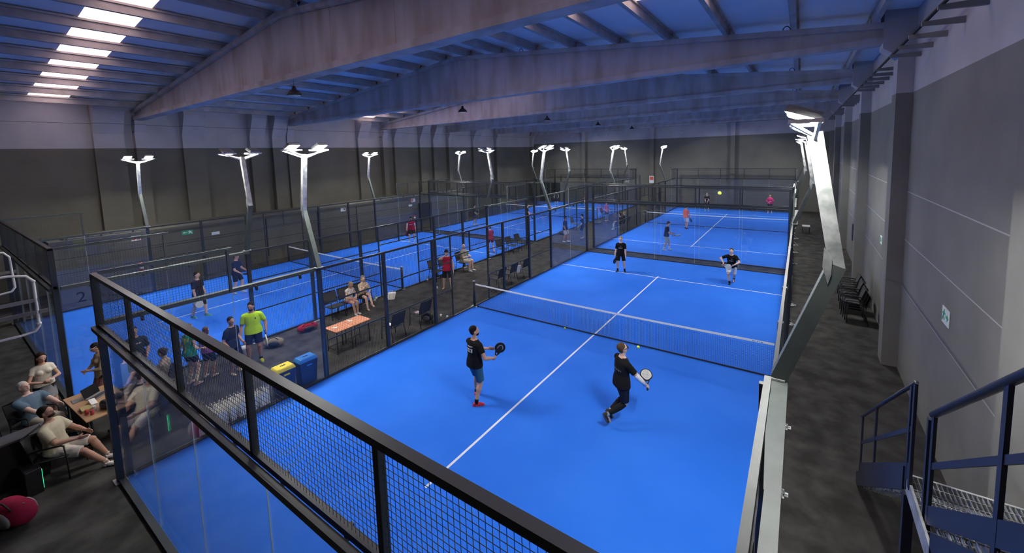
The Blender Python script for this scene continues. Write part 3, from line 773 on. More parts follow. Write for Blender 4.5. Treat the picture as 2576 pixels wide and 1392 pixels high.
    if not bald:
        hb = MB().ell(hc+Uh*0.042-Fh*0.026, Rh*0.084, Fh*0.098, Uh*0.094, 18, 12).ell(hc-Uh*0.01-Fh*0.045, Rh*0.080, Fh*0.062, Uh*0.07)
        if hairlen > 0:
            hb.ell(hc-Fh*0.045-Uh*0.04, Rh*0.085, Fh*0.062, Uh*0.10)
            hb.cap(hc-Fh*0.06-Uh*0.05, hc-Fh*0.075-Uh*(0.08+hairlen), 0.075, 0.05)
            for sx in (-1, 1): hb.cap(hc+Rh*sx*0.075-Fh*0.02, hc+Rh*sx*0.07-Fh*0.03-Uh*(0.06+hairlen*0.7), 0.032, 0.03)
        elif hairlen < 0:      # bun / bob volume
            hb.sph(hc-Fh*0.11+Uh*0.03, 0.045); hb.ell(hc-Fh*0.03-Uh*0.01, Rh*0.088, Fh*0.08, Uh*0.10)
        link(fuse(hb, 0.012, 1, 'hair'), 'hair', hm, t)
    else:
        pass
    if beard: link(fuse(MB().ell(hc-Uh*0.075+Fh*0.042, Rh*0.058, Fh*0.058, Uh*0.042), 0.012, 1), 'beard', cmat(beard, 0.8, 'hair_colour'), t)
    if cap:
        cb = MB().ell(hc+Uh*0.04-Fh*0.008, Rh*0.09, Fh*0.106, Uh*0.088, 16, 10)
        cb.ell(hc+Uh*0.045+Fh*0.13, Rh*0.07, Fh*0.075, Uh*0.008)
        cb.build('cap', cmat(cap, 0.8), t)
    if headband: MB().ell(hc+Uh*0.045, Rh*0.088, Fh*0.104, Uh*0.018, 16, 8).build('headband', cmat(headband, 0.8), t)
    eb = MB()
    for sx in (-1, 1): eb.ell(hc+Rh*sx*0.03+Fh*0.089+Uh*0.004, Rh*0.011, Fh*0.008, Uh*0.007, 8, 6)
    eb.build('eyes', cmat((0.03,0.02,0.02), 0.3), t)
    if not beard: MB().ell(hc+Fh*0.089-Uh*0.062, Rh*0.021, Fh*0.008, Uh*0.006, 8, 6).build('mouth', cmat((0.35,0.08,0.07), 0.5), t)
    if glasses:
        g = MB()
        for sx in (-1, 1):
            g.obox(hc+Rh*sx*0.035+Fh*0.108+Uh*0.006, Rh*0.027, Fh*0.003, Uh*0.018); g.bar(hc+Rh*sx*0.07+Fh*0.10+Uh*0.008, hc+Rh*sx*0.086-Fh*0.01+Uh*0.006, 0.006)
        g.build('glasses', M['black'], t)
    # ---- clothes
    made = {}
    cv = max(vox, 0.012)
    if shirt:
        col, sl = shirt[0], shirt[1]; hem = shirt[2] if len(shirt) > 2 else 0.02
        c_ = MB(); I = 1.0
        c_.loft([(P-sp*hem, (.206*B)*flare, .152*B*flare), (P+sp*0.03, .196*B, .142*B), (P+sp*0.15, .164*B*FM, .124*B), (P+sp*0.30, .182*B*FM, .127*B), (P+sp*0.42, .186*B*FM, .116*B), (P+sp*0.475, .150*B*FM, .095*B), (P+sp*0.51, .088, .080)], R1, F1)
        if female:
            for sx in (-1, 1): c_.sph(P+sp*0.34+R1*sx*0.075+F1*0.09, 0.068)
        for i in (0, 1):
            c_.cap(neck-sp*0.055+R1*(-0.05 if i == 0 else 0.05), sh[i], 0.064, 0.068*B)
            if sl > 0:
                if sleeve_col is None:
                    q = sh[i]+(el[i]-sh[i])*min(1, sl); c_.tube([sh[i], q], [0.068*B*FM, 0.060*B*FM], 14)
                    if sl > 1: c_.cap(q, el[i], 0.055, 0.052); c_.tube([el[i], el[i]+(wr[i]-el[i])*(sl-1)], [0.052, 0.038], 12)
        me = fuse(c_, cv, 2, 'shirt'); made['shirt'] = me; link(me, 'shirt' if not female else 'top', cmat(col), t)
        if sleeve_col is not None:
            for i in (0, 1):
                q = sh[i]+(el[i]-sh[i])*sl; link(fuse(MB().cap(sh[i]+(neck-sh[i])*0.25, sh[i], 0.066, 0.071).tube([sh[i], q], [0.071, 0.064], 14), 0.012, 1), 'sleeve', cmat(sleeve_col), t)
    if shorts:
        col, ln = shorts[0], shorts[1]
        c_ = MB().loft([(P-sp*0.14, .11*B, .10*B), (P-sp*0.09, .172*B, .128*B), (P+sp*0.0, .176*B, .125*B), (P+sp*0.06, .160*B, .116*B)], R0, F0)
        for i in (0, 1): c_.cap(hip[i]+V((0,0,0.0)), hip[i], 0.098*B, 0.098*B); c_.tube([hip[i], hip[i]+(kn[i]-hip[i])*ln], [0.102*B, (0.088-0.006*ln)*B], 16)
        link(fuse(c_, cv, 2), 'shorts', cmat(col), t)
    if skirt:
        col, ln = skirt
        mid = (kn[0]+kn[1])/2; e = P+(mid-P)*ln
        c_ = MB().loft([(P+sp*0.06, .155, .112), (P-sp*0.05, .178, .13), (e, .20, .15)], R0, F0)
        for i in (0, 1): c_.cap(hip[i], hip[i]+(kn[i]-hip[i])*ln*0.9, 0.10, 0.085)
        link(fuse(c_, cv, 2), 'skirt', cmat(col), t)
    if trousers or tights:
        col = trousers or tights; e = 0.012 if trousers else 0.007
        c_ = MB().loft([(P-sp*0.14, .11*B, .10*B), (P-sp*0.08, .162*B+e, .115*B+e), (P+sp*0.05, .15*B+e, .105*B+e)], R0, F0) if trousers else MB()
        for i in (0, 1):
            c_.cap(hip[i], kn[i], 0.088*B+e, 0.057+e); c_.cap(kn[i], kn[i]+(an[i]-kn[i])*0.33, 0.056+e, 0.057*B+e)
            c_.tube([kn[i]+(an[i]-kn[i])*0.33, kn[i]+(an[i]-kn[i])*0.93], [0.056*B+e, 0.038+e*1.6], 12)
        link(fuse(c_, cv, 2), 'trousers' if trousers else 'leggings', cmat(col), t)
    for i in (0, 1):
        fy = math.radians(fyaw[i]); fd = V((-math.sin(fy), math.cos(fy), 0)); tp = math.radians(toes[i]); ax = fd*math.cos(tp)-V((0,0,1))*math.sin(tp); ux = fd*math.sin(tp)+V((0,0,1))*math.cos(tp); rx = ax.cross(ux)
        A = an[i]
        if socks:
            q = A+(kn[i]-A)*socks[1]; MB().tube([A-ux*0.03, A+(kn[i]-A)*0.08, q], [0.046, 0.044, 0.048 if socks[1] < .3 else .058], 12).build('sock', cmat(socks[0]), t)
        if shoes:
            sb = MB()
            c0 = A-ux*0.045
            sb.ell(c0-ax*0.025, rx*0.041, ax*0.055, ux*0.05); sb.ell(c0+ax*0.065-ux*0.006, rx*0.043, ax*0.075, ux*0.042); sb.ell(c0+ax*0.13-ux*0.014, rx*0.044, ax*0.055, ux*0.03)
            sb.ell(c0+ux*0.035-ax*0.01, rx*0.040, ax*0.045, ux*0.03)
            so = link(fuse(sb, 0.010, 1), 'shoe', cmat(shoes[0], 0.6), t)
            if len(shoes) > 1:
                q = MB()
                poly = [(0.038*math.cos(a)*(1.12 if math.sin(a) > 0 else 0.95), 0.052+0.142*math.sin(a)) for a in [2*PI*k_/16 for k_ in range(16)]]
                q.prism(poly, c0-ux*0.048, rx, ax, ux*0.022); q.build('sole', cmat(shoes[1], 0.6), so)
    for pr in prints:
        # (which side, height up the spine, right offset, w, h, mask, colour)
        sd_, zz, xo, w, hh, mk, col = pr
        rr = R1 if sd_ == 'front' else -R1
        if sd_ == 'front': rr = -R1; 
        else: rr = R1
        # outward normal = right x up ; for the back, right = R1 gives R1 x sp = -F1 ... choose by side
        outv = F1 if sd_ == 'front' else -F1
        rr = sp.cross(outv)
        decal(t, made['shirt'], P+sp*zz+R1*xo, rr, sp, w, hh, mk, cmat(col), 'shirt_print')
    t.scale = (s, s, s)
    t['_g'] = 0; del t['_g']
    mw = Matrix.Translation((loc[0], loc[1], z0)) @ Matrix.Rotation(math.radians(hd), 4, 'Z') @ Matrix.Diagonal((s, s, s, 1))
    def W(p): return mw @ V(p)
    t_info = dict(root=t, el=el, wr=wr, grips=[(W(g[0]), (mw.to_3x3() @ g[1]).normalized(), (mw.to_3x3() @ g[2]).normalized(), (mw.to_3x3() @ g[3]).normalized()) for g in grips], W=W, head=W(hc))
    return t_info
def _palm(w, d, n_, sd, FM):
    """flattened palm block as an ellipsoid-like loft"""
    mb = MB(); mb.loft([(w-d*0.01, 0.026*FM, 0.022*FM), (w+d*0.03, 0.036*FM, 0.0165*FM), (w+d*0.07, 0.041*FM, 0.0155*FM), (w+d*0.095, 0.036*FM, 0.012*FM)], sd, n_, 12)
    return mb.v, mb.f

# ------------------------------------------------------------------ padel rackets
def racket(label, grip_pt, axis, normal, body_col=(0.02,0.02,0.022), face_col=(0.03,0.03,0.035), grip_col=(0.03,0.03,0.03), accent=None, group=None):
    """grip_pt = where the hand holds it, axis = from butt towards the head, normal = face normal (all world)"""
    axis = V(axis).normalized(); normal = V(normal); normal = (normal-axis*normal.dot(axis))
    if normal.length < 0.05: normal = axis.cross(V((0,0,1)))
    normal.normalize(); rg = axis.cross(normal)
    t = empty('padel_racket', label, 'racket', grip_pt, 0, group)
    t.rotation_euler = Matrix((rg, axis, normal)).transposed().to_euler()
    # outline of the head in (x, y), y along the axis; grip centre at y = 0
    out = []; n = 36
    for k_ in range(n):
        a = 2*PI*k_/n; x = 0.130*math.sin(a); y = 0.262+0.135*math.cos(a)
        if math.cos(a) < -0.3: x *= 1-0.30*((-math.cos(a)-0.3)/0.7)
        out.append((x, y))
    hd_ = MB(); hd_.prism(out, (0,0,-0.018), (1,0,0), (0,1,0), (0,0,0.036)); hd_.build('frame', cmat(body_col, 0.4, 'racket_colour'), t, bevel=0.008)
    inn = [(x*0.84, 0.262+(y-0.262)*0.84) for x, y in out]
    f = MB(); f.prism(inn, (0,0,-0.0195), (1,0,0), (0,1,0), (0,0,0.039)); fo = f.build('face', cmat(face_col, 0.45, 'racket_colour'), t)
    hl = MB()
    for i in range(-3, 4):
        for j in range(-3, 4):
            if i*i+j*j > 11: continue
            for sz in (-1, 1): hl.lathe([(0.0055, -0.0006), (0.0055, 0.0006)], (i*0.026, 0.262+j*0.026, sz*0.0198), 8)
    hl.build('holes', M['black'], fo)
    th = MB()
    for sx in (-1, 1): th.bar((sx*0.012, 0.06, 0), (sx*0.055, 0.150, 0), 0.02, 0.034, (0,0,1))
    th.build('throat', cmat(body_col, 0.4, 'racket_colour'), t)
    MB().tube([(0,-0.07,0),(0,-0.065,0),(0,0.075,0)], [0.019,0.0165,0.0155], 10).build('grip', cmat(grip_col, 0.7, 'grip_colour'), t)
    if accent:
        a_ = MB()
        for sz in (-1, 1):
            pts = []
            for k_ in range(13):
                aa = math.radians(20+15*k_); pts.append((0.062*math.cos(aa), 0.262+0.075*math.sin(aa), sz*0.021))
            for p_, q_ in zip(pts, pts[1:]): a_.bar(p_, q_, 0.016, 0.002, (0,0,1))
            a_.bar((0.06,0.30,sz*0.021),(0.06,0.255,sz*0.021),0.016,0.002,(0,0,1))
        a_.build('logo_mark', cmat(accent, 0.5, 'racket_colour'), t)
    return t
def hold(info, i, label, axis=None, normal=None, **kw):
    g, sd, d, n_ = info['grips'][i]
    return racket(label, g, V(axis) if axis is not None else sd, V(normal) if normal is not None else n_, **kw)
# ------------------------------------------------------------------ furniture and props
def make_chair(label, loc, rz, group=None, seat=None, back=None):
    t = empty('armchair', label, 'chair', loc, rz, group)
    sm = seat or M['fabric']; bm_ = back or M['fabric']; F = M['black']
    w = 0.24
    mb = MB()
    # slung seat with a dip
    vs = []; fs = []; nx, ny = 6, 6
    for j in range(ny+1):
        for i in range(nx+1):
            u = i/nx; v = j/ny
            vs.append((-w+2*w*u, -0.21+0.45*v, 0.435+0.02*v-0.02*math.sin(PI*u)*math.sin(PI*v)))
    o = len(vs); vs += [(x, y, z-0.012) for x, y, z in vs]
    for j in range(ny):
        for i in range(nx):
            a = j*(nx+1)+i; fs.append((a, a+1, a+nx+2, a+nx+1)); fs.append((o+a, o+a+nx+1, o+a+nx+2, o+a+1))
    for i in range(nx): fs.append((i, o+i, o+i+1, i+1)); a = ny*(nx+1)+i; fs.append((a, a+1, o+a+1, o+a))
    for j in range(ny): a = j*(nx+1); fs.append((a, a+nx+1, o+a+nx+1, o+a)); a += nx; fs.append((a, o+a, o+a+nx+1, a+nx+1))
    MB().add(vs, fs, False).build('seat', sm, t)
    vs = []; fs = []
    for j in range(ny+1):
        for i in range(nx+1):
            u = i/nx; v = j/ny
            vs.append((-w+2*w*u, -0.205-0.12*v-0.025*math.sin(PI*u), 0.49+0.42*v))
    o = len(vs); vs += [(x, y-0.012, z) for x, y, z in vs]
    for j in range(ny):
        for i in range(nx):
            a = j*(nx+1)+i; fs.append((a, a+1, a+nx+2, a+nx+1)); fs.append((o+a, o+a+nx+1, o+a+nx+2, o+a+1))
    for i in range(nx): fs.append((i, o+i, o+i+1, i+1)); a = ny*(nx+1)+i; fs.append((a, a+1, o+a+1, o+a))
    for j in range(ny): a = j*(nx+1); fs.append((a, a+nx+1, o+a+nx+1, o+a)); a += nx; fs.append((a, o+a, o+a+nx+1, a+nx+1))
    MB().add(vs, fs, False).build('backrest', bm_, t)
    for sx in (-1, 1):
        x = sx*(w+0.012)
        MB().tube([(x*1.06, 0.27, 0.0), (x, 0.25, 0.44), (x, 0.235, 0.66)], 0.0125, 8).build('leg', F, t)
        MB().tube([(x*1.06, -0.29, 0.0), (x, -0.20, 0.44)], 0.0125, 8).build('leg', F, t)
        MB().tube([(x, 0.24, 0.65), (x, 0.20, 0.672), (x, -0.10, 0.665), (x, -0.245, 0.64)], 0.016, 8).build('armrest', F, t)
    fr = MB()
    for sx in (-1, 1):
        x = sx*(w+0.012)
        fr.tube([(x, 0.25, 0.445), (x, -0.20, 0.43), (x, -0.24, 0.62), (x, -0.33, 0.915)], 0.0125, 8)
    fr.tube([(-w-0.012, -0.335, 0.92), (w+0.012, -0.335, 0.92)], 0.0125, 8); fr.tube([(-w-0.012, 0.25, 0.435), (w+0.012, 0.25, 0.435)], 0.0125, 8)
    fr.build('frame', F, t)
    return t
EAST, WEST = -PI/2, PI/2       # facing +x / -x
CH = make_chair('empty black armchair by the left court fence, left of the two seated women', (-8.86, 6.55, 0), EAST)
def chair(label, loc, rz, group=None): return copy_tree(CH, loc, rz, label, group)
GA = 'black armchairs along the walkway between the courts'
CH['group'] = GA
chair('black armchair under the woman in the white sleeveless top', (-8.86, 7.12, 0), EAST, GA)
chair('black armchair under the long-haired blond woman', (-8.86, 7.72, 0), EAST, GA)
chair('black armchair by the left fence, first beyond the net post', (-8.86, 11.7, 0), EAST, GA)
chair('black armchair by the left fence behind the man in the red vest', (-8.86, 12.35, 0), EAST, GA)
chair('black armchair under the bald seated man', (-8.86, 13.55, 0), EAST, GA)
chair('empty black armchair at the left fence, nearest of three beside the woman in maroon', (-8.86, 16.9, 0), EAST, GA)
chair('empty black armchair at the left fence, middle of three beyond the bald man', (-8.86, 17.85, 0), EAST, GA)
chair('empty black armchair at the left fence, farthest of three at the court corner', (-8.86, 18.75, 0), EAST, GA)
c1 = make_chair('black armchair with towels on it, backing on to the fence beside the orange tables', (-5.50, 6.55, 0), WEST, GA)
chair('black armchair with a bag on its seat, second from the orange tables', (-5.52, 7.72, 0), WEST, GA)
chair('empty black armchair just beyond the net post of the right court', (-5.62, 12.25, 0), WEST, GA)
chair('black armchair with a black and white towel over its side beyond the net', (-5.62, 13.15, 0), WEST, GA)
chair('black armchair beyond the net, third from the net post', (-5.62, 14.15, 0), WEST, GA)
chair('dark armchair in the walkway between the rear courts, beside the woman in navy', (-8.8, 26.0, 0), EAST, GA)
chair('dark armchair between the rear courts beside the person in pink', (-8.8, 31.6, 0), EAST, GA)
chair('dark armchair between the rear courts, farthest of the left row', (-8.8, 33.0, 0), EAST, GA)
chair('dark armchair backing on to the rear right court, under a seated spectator', (-5.62, 27.2, 0), WEST, GA)
chair('dark armchair backing on to the rear right court, under the farther spectator', (-5.62, 28.1, 0), WEST, GA)
# stacks by the right wall
n_ = 0
for k_, (x, y) in enumerate(((7.02, 15.3), (7.04, 16.2), (7.06, 17.1))):
    for i in range(4):
        chair('black armchair in the %s stack by the right wall, %s of its stack' % (['nearest','middle','farthest'][k_], ['bottom','second','third','top'][i]),
              (x-0.05*i, y, 0.0+0.085*i), WEST, 'black armchairs stacked by the right wall')
# foldable orange tables
def make_table(label, loc, L, W_, h, top, group=None, name='folding_table'):
    t = empty(name, label, 'table', loc, 0, group)
    MB().box((-W_/2,-L/2,h-0.025),(W_/2,L/2,h)).build('table_top', top, t, bevel=0.006)
    for sx in (-1,1):
        for sy in (-1,1):
            MB().tube([(sx*(W_/2-0.05), sy*(L/2-0.05), 0), (sx*(W_/2-0.05), sy*(L/2-0.05), h-0.025)], 0.013, 8).build('leg', M['steel'], t)
    MB().bar((-W_/2+0.05,-L/2+0.05,h-0.05),(W_/2-0.05,-L/2+0.05,h-0.05),0.02).bar((-W_/2+0.05,L/2-0.05,h-0.05),(W_/2-0.05,L/2-0.05,h-0.05),0.02) \
        .bar((-W_/2+0.05,-L/2+0.05,0.12),(-W_/2+0.05,L/2-0.05,0.12),0.015).bar((-W_/2+0.05,-L/2+0.05,0.12),(W_/2-0.05,-L/2+0.05,0.12),0.015).build('frame', M['black'], t)
    return t
make_table('small orange-topped folding table nearer the yellow and blue bins', (-6.24, 5.13, 0), 0.58, 0.62, 0.74, M['orange'], 'pair of orange folding tables')
make_table('small orange-topped folding table nearer the armchairs', (-6.24, 5.73, 0), 0.60, 0.62, 0.74, M['orange'], 'pair of orange folding tables')
def paper_pile(label, x, y, z):
    t = tag(MB().obox((x,y,z+0.004),(0.06,0.01,0),(-0.01,0.04,0),(0,0,0.004)).obox((x+0.06,y+0.03,z+0.011),(0.05,-0.02,0),(0.02,0.04,0),(0,0,0.003)).build('paper_sheet', M['paper']), label, 'paper'); return t
paper_pile('white paper on the nearer orange table', -6.3, 5.0, 0.741); paper_pile('white paper on the farther orange table', -6.38, 5.55, 0.741)
# recycling bins
def bin_(label, x, y, lid, body):
    t = empty('waste_bin', label, 'bin', (x, y, 0), 0, 'recycling bins in the corner of the right court walkway')
    mb = MB(); lv = [(-0.14,-0.20,0.0),(0.14,-0.20,0),(0.14,0.20,0),(-0.14,0.20,0)]
    top = [(-0.17,-0.235,0.60),(0.17,-0.235,0.60),(0.17,0.235,0.60),(-0.17,0.235,0.60)]
    mb.add(lv+top, [(3,2,1,0),(4,5,6,7),(0,1,5,4),(1,2,6,5),(2,3,7,6),(3,0,4,7)])
    mb.build('body', body, t, bevel=0.02)
    l = MB().add([(-0.185,-0.25,0.60),(0.185,-0.25,0.60),(0.185,0.25,0.60),(-0.185,0.25,0.60),(-0.15,-0.20,0.70),(0.15,-0.20,0.70),(0.15,0.20,0.70),(-0.15,0.20,0.70)],
             [(3,2,1,0),(4,5,6,7),(0,1,5,4),(1,2,6,5),(2,3,7,6),(3,0,4,7)])
    l.build('lid', lid, t, bevel=0.025)
    MB().box((-0.02,-0.06,0.695),(0.02,0.06,0.705)).build('lid_slot', body, t)
    MB().box((0.15,-0.07,0.50),(0.20,0.07,0.53)).build('handle', lid, t)
bin_('recycling bin with a yellow lid beside the white paper bags', -5.36, 3.05, M['yellow'], M['navyp'])
bin_('recycling bin with a blue lid beside the yellow-lidded bin', -5.36, 3.62, M['bluep'], M['navyp'])
# white paper carrier bags in two rows
pb = empty('paper_bag', '', 'bag', (0,0,0), 0, 'white paper carrier bags by the court glass')
w_, d_, h_ = 0.12, 0.055, 0.34
MB().add([(-w_,-d_,0),(w_,-d_,0),(w_,d_,0),(-w_,d_,0),(-w_,-d_*.8,h_),(w_,-d_*.8,h_),(w_,d_*.8,h_),(-w_,d_*.8,h_),(-w_,0,h_*.5),(w_,0,h_*.5),
          (-w_+.006,-d_*.8+.006,h_),(w_-.006,-d_*.8+.006,h_),(w_-.006,d_*.8-.006,h_),(-w_+.006,d_*.8-.006,h_),(-w_+.006,-d_*.8+.006,h_-.12),(w_-.006,-d_*.8+.006,h_-.12),(w_-.006,d_*.8-.006,h_-.12),(-w_+.006,d_*.8-.006,h_-.12)],
         [(3,2,1,0),(0,1,5,4),(1,2,6,5),(2,3,7,6),(3,0,4,7),(4,5,11,10),(5,6,12,11),(6,7,13,12),(7,4,10,13),(10,11,15,14),(11,12,16,15),(12,13,17,16),(13,10,14,17),(14,15,16,17)]).build('bag_body', M['paper'], pb)
for sy in (-1, 1):
    MB().tube([(-0.05, sy*d_*.8, h_-0.02), (-0.045, sy*d_*.8, h_+0.09), (0.0, sy*d_*.8, h_+0.115), (0.045, sy*d_*.8, h_+0.09), (0.05, sy*d_*.8, h_-0.02)], 0.005, 6).build('handle', M['paper'], pb)
spots = [(-5.25, 1.28+0.145*i, -0.1+0.2*((i*7)%3-1)) for i in range(10)]+[(-5.52, 1.36+0.155*i, 0.1*((i*5)%3-1)) for i in range(7)]
for i, (x, y, a) in enumerate(spots):
    row = 'front row against the glass' if i < 10 else 'back row'
    j = i if i < 10 else i-10
    lb = 'white paper carrier bag in the %s, %s from the camera end' % (row, ['first','second','third','fourth','fifth','sixth','seventh','eighth','ninth','tenth'][j])
    if i == 0: pb.location = (x, y, 0); pb.rotation_euler = (0,0,a); pb['label'] = lb
    else: copy_tree(pb, (x, y, 0), a, lb)
# bottles, small things
def bottle(label, x, y, z=0, h=0.24, r=0.035, lay=False, cat='bottle'):
    t = empty('water_bottle', label, cat, (x, y, z+(r if lay else 0)))
    if lay: t.rotation_euler = (PI/2, 0, 0.6)
    MB().lathe([(r*.9,0),(r,0.01),(r,h*.62),(r*.85,h*.72),(r*.4,h*.9),(r*.38,h)], n=14).build('body', M['water'], t)
    MB().lathe([(r*.42,h*.93),(r*.42,h*1.02)], n=10).build('cap', M['bluelabel'], t)
    MB().lathe([(r*1.01,h*.3),(r*1.01,h*.5)], n=14).build('label_band', M['signwhite'], t)
bottle('large clear water bottle by the fence right of the blond woman, nearer one', -8.82, 8.22, h=0.33, r=0.05)
bottle('large clear water bottle by the fence right of the blond woman, farther one', -8.95, 8.40, h=0.33, r=0.05)
bottle('clear bottle standing behind the fence near the left court net post', -9.0, 11.25, h=0.30, r=0.042)
bottle('clear bottle lying at the foot of the right court fence near the net post', -5.22, 8.72, h=0.26, r=0.038, lay=True)
bottle('small bottle standing beside the armchairs near the right court net', -5.42, 8.28, h=0.22)
tag(MB().lathe([(0.03,0),(0.033,0.115),(0.028,0.12)], n=14).build('drink_can', M['white']), 'white drink can standing alone on the carpet behind the man in the red vest', 'can').location = (-7.85, 10.75, 0)
tag(MB().lathe([(0.035,0),(0.04,0.09)], n=14).build('paper_cup', M['white']), 'white cup on the carpet near the right court fence and lying bottle', 'cup').location = (-5.42, 8.58, 0)
def gymbag(label, loc, rz, L, W_, H, main, trim, group=None, name='sports_bag'):
    t = empty(name, label, 'bag', loc, rz, group)
    mb = MB(); secs = []
    for k_ in range(9):
        u = -1+2*k_/8; f = (1-abs(u)**3.2*0.55); secs.append((u*L/2, f))
    vs = []; fs = []; n = 14
    for x, f in secs:
        for k_ in range(n):
            a = 2*PI*k_/n; vs.append((x, W_/2*f*math.cos(a)*(1.0 if math.sin(a) < 0 else .95), H/2+H/2*f*math.sin(a)*(1 if math.sin(a) > 0 else .95)))
    for i in range(8):
        for k_ in range(n): fs.append((i*n+k_, i*n+(k_+1)%n, (i+1)*n+(k_+1)%n, (i+1)*n+k_))
    fs += [tuple(range(n))[::-1], tuple(8*n+k_ for k_ in range(n))]
    mb.add([(x, y, max(z, 0.004)) for x, y, z in vs], fs, True).build('bag_body', main, t)
    MB().tube([(-L*.28, -W_*.3, H*.85), (-L*.12, -W_*.36, H*1.12), (L*.12, -W_*.36, H*1.12), (L*.28, -W_*.3, H*.85)], 0.012, 8).build('strap', M['black'], t)
    MB().tube([(-L*.36, 0.01, H*.90), (L*.36, 0.01, H*.93)], 0.007, 6).build('zip', trim, t)
    MB().ell((0, W_*0.43, H*0.45), (L*.26,0,0), (0,0.05,0), (0,0,H*.28)).build('pocket', trim, t)
    MB().ell((L*.05, -W_*0.43, H*0.45), (L*.3,0,0), (0,0.045,0), (0,0,H*.30)).build('side_panel', trim, t)
    return t
gymbag('red and black racket bag on the walkway carpet by the left court glass', (-8.55, 5.35, 0), 1.35, 0.62, 0.32, 0.28, cmat((0.32,0.015,0.05)), M['black'])
gymbag('large red and grey racket bag on the floor at the lower left', (-5.25, -1.28, 0), 0.35, 0.72, 0.40, 0.42, cmat((0.30,0.015,0.05)), M['greyfab'])
gymbag('dark rucksack on the armchair seat between the orange tables and the net', (-5.6, 8.08, 0), 0.4, 0.42, 0.26, 0.30, M['black'], M['greyfab'])
gymbag('black and white bag on the walkway carpet behind the man in lime yellow', (-8.3, 4.15, 0), 0.9, 0.55, 0.30, 0.30, cmat((0.25,0.22,0.16)), M['black'])
gymbag('dark bags lying by the fence behind the bearded man in the cap', (-8.75, 24.0, 0), 1.2, 0.7, 0.35, 0.30, M['black'], M['greyfab'])
gymbag('pile of dark and olive kit bags on the rear walkway', (-8.3, 29.0, 0), 1.2, 0.9, 0.5, 0.30, cmat((0.10,0.11,0.09)), M['greyfab'])
tag(MB().lathe([(0.13,0),(0.16,0.30),(0.165,0.31)], n=18).build('bucket', M['white']), 'pale bucket on the carpet between the navy-shirted man and the lime-shirted man', 'bucket').location = (-8.35, 3.35, 0)
# tote bag hanging near the fence
t = empty('tote_bag', 'white printed tote bag lying by the fence right of the water bottles', 'bag', (-8.55, 8.85, 0.02), 0.7)
MB().obox((0,0,0.14), (0.15,0,0), (0,0.05,0.02), (0.03,0,0.14)).build('bag_body', M['paper'], t, bevel=0.02)
MB().tube([(-0.08,0,0.27),(-0.05,0.0,0.37),(0.05,0,0.37),(0.1,0,0.27)], 0.006, 6).build('handle', M['paper'], t)
# towels
def towel(label, loc, a, b_, m_, cat='towel'):
    vs = []; n = 6; a = V(a); b_ = V(b_)
    mb = MB(); vs = []; fs = []
    for j in range(n+1):
        for i in range(n+1): vs.append(a*(i/n-.5)+b_*(j/n-.5)+V((0,0,0.02*math.sin(i*1.9+j)*math.cos(j*1.3))))
    o = len(vs); vs += [v-V((0.004,0.004,0.012)) for v in vs]
    for j in range(n):
        for i in range(n):
            q = j*(n+1)+i; fs.append((q,q+1,q+n+2,q+n+1)); fs.append((o+q,o+q+n+1,o+q+n+2,o+q+1))
    for i in range(n): fs.append((i,o+i,o+i+1,i+1)); q = n*(n+1)+i; fs.append((q,q+1,o+q+1,o+q))
    for j in range(n): q = j*(n+1); fs.append((q,q+n+1,o+q+n+1,o+q)); q += n; fs.append((q,o+q,o+q+n+1,q+n+1))
    o_ = mb.add(vs, fs, True).build('towel', m_); o_.location = loc; tag(o_, label, cat)
towel('white towel folded on the armchair seat beside the orange tables', (-5.50, 6.55, 0.475), (0.36,0,0), (0,0.34,0), M['paper'])
towel('pale pink towel on the armchair seat nearest the net', (-5.52, 7.72, 0.475), (0.3,0,0), (0,0.34,0), cmat((0.62,0.5,0.47)))
towel('black and white patterned towel hanging from an armchair beyond the net', (-5.45, 13.62, 0.52), (0.05,0.25,0), (0.05,0,0.36), M['paper'])
# padel balls
def ball(label, p):
    o = MB().sph((0,0,0), 0.033, 16, 10).build('padel_ball', M['ball']); o.location = p; tag(o, label, 'ball', 'yellow padel balls')
ball('yellow ball lying on the turf at the foot of the front right net', (-1.0, 9.9, 0.04))
ball('yellow ball in flight just right of the player in black leggings', (2.42, 7.1, 1.42))
ball('bright yellow-green ball in flight high over the front right court', (4.14, 6.49, 5.04))
ball('yellow ball lying on the turf beyond the rear right net', (-0.43, 30.7, 0.04))
for i in range(3): ball('yellow ball at the walkway edge of the rear right court, %s of three' % ['left','middle','right'][i], (-4.45+0.22*i, 29.6+0.5*i, 0.04))
# bench outside the right fence, far
t = empty('bench', 'small white-topped bench outside the right fence of the rear court', 'bench', (5.75, 31.8, 0))
MB().box((-0.22,-0.3,0.42),(0.22,0.3,0.46)).build('seat', M['white'], t)
for sx in (-1,1):
    for sy in (-1,1): MB().box((sx*0.19-0.02, sy*0.27-0.02, 0),(sx*0.19+0.02, sy*0.27+0.02, 0.42)).build('leg', M['black'], t)
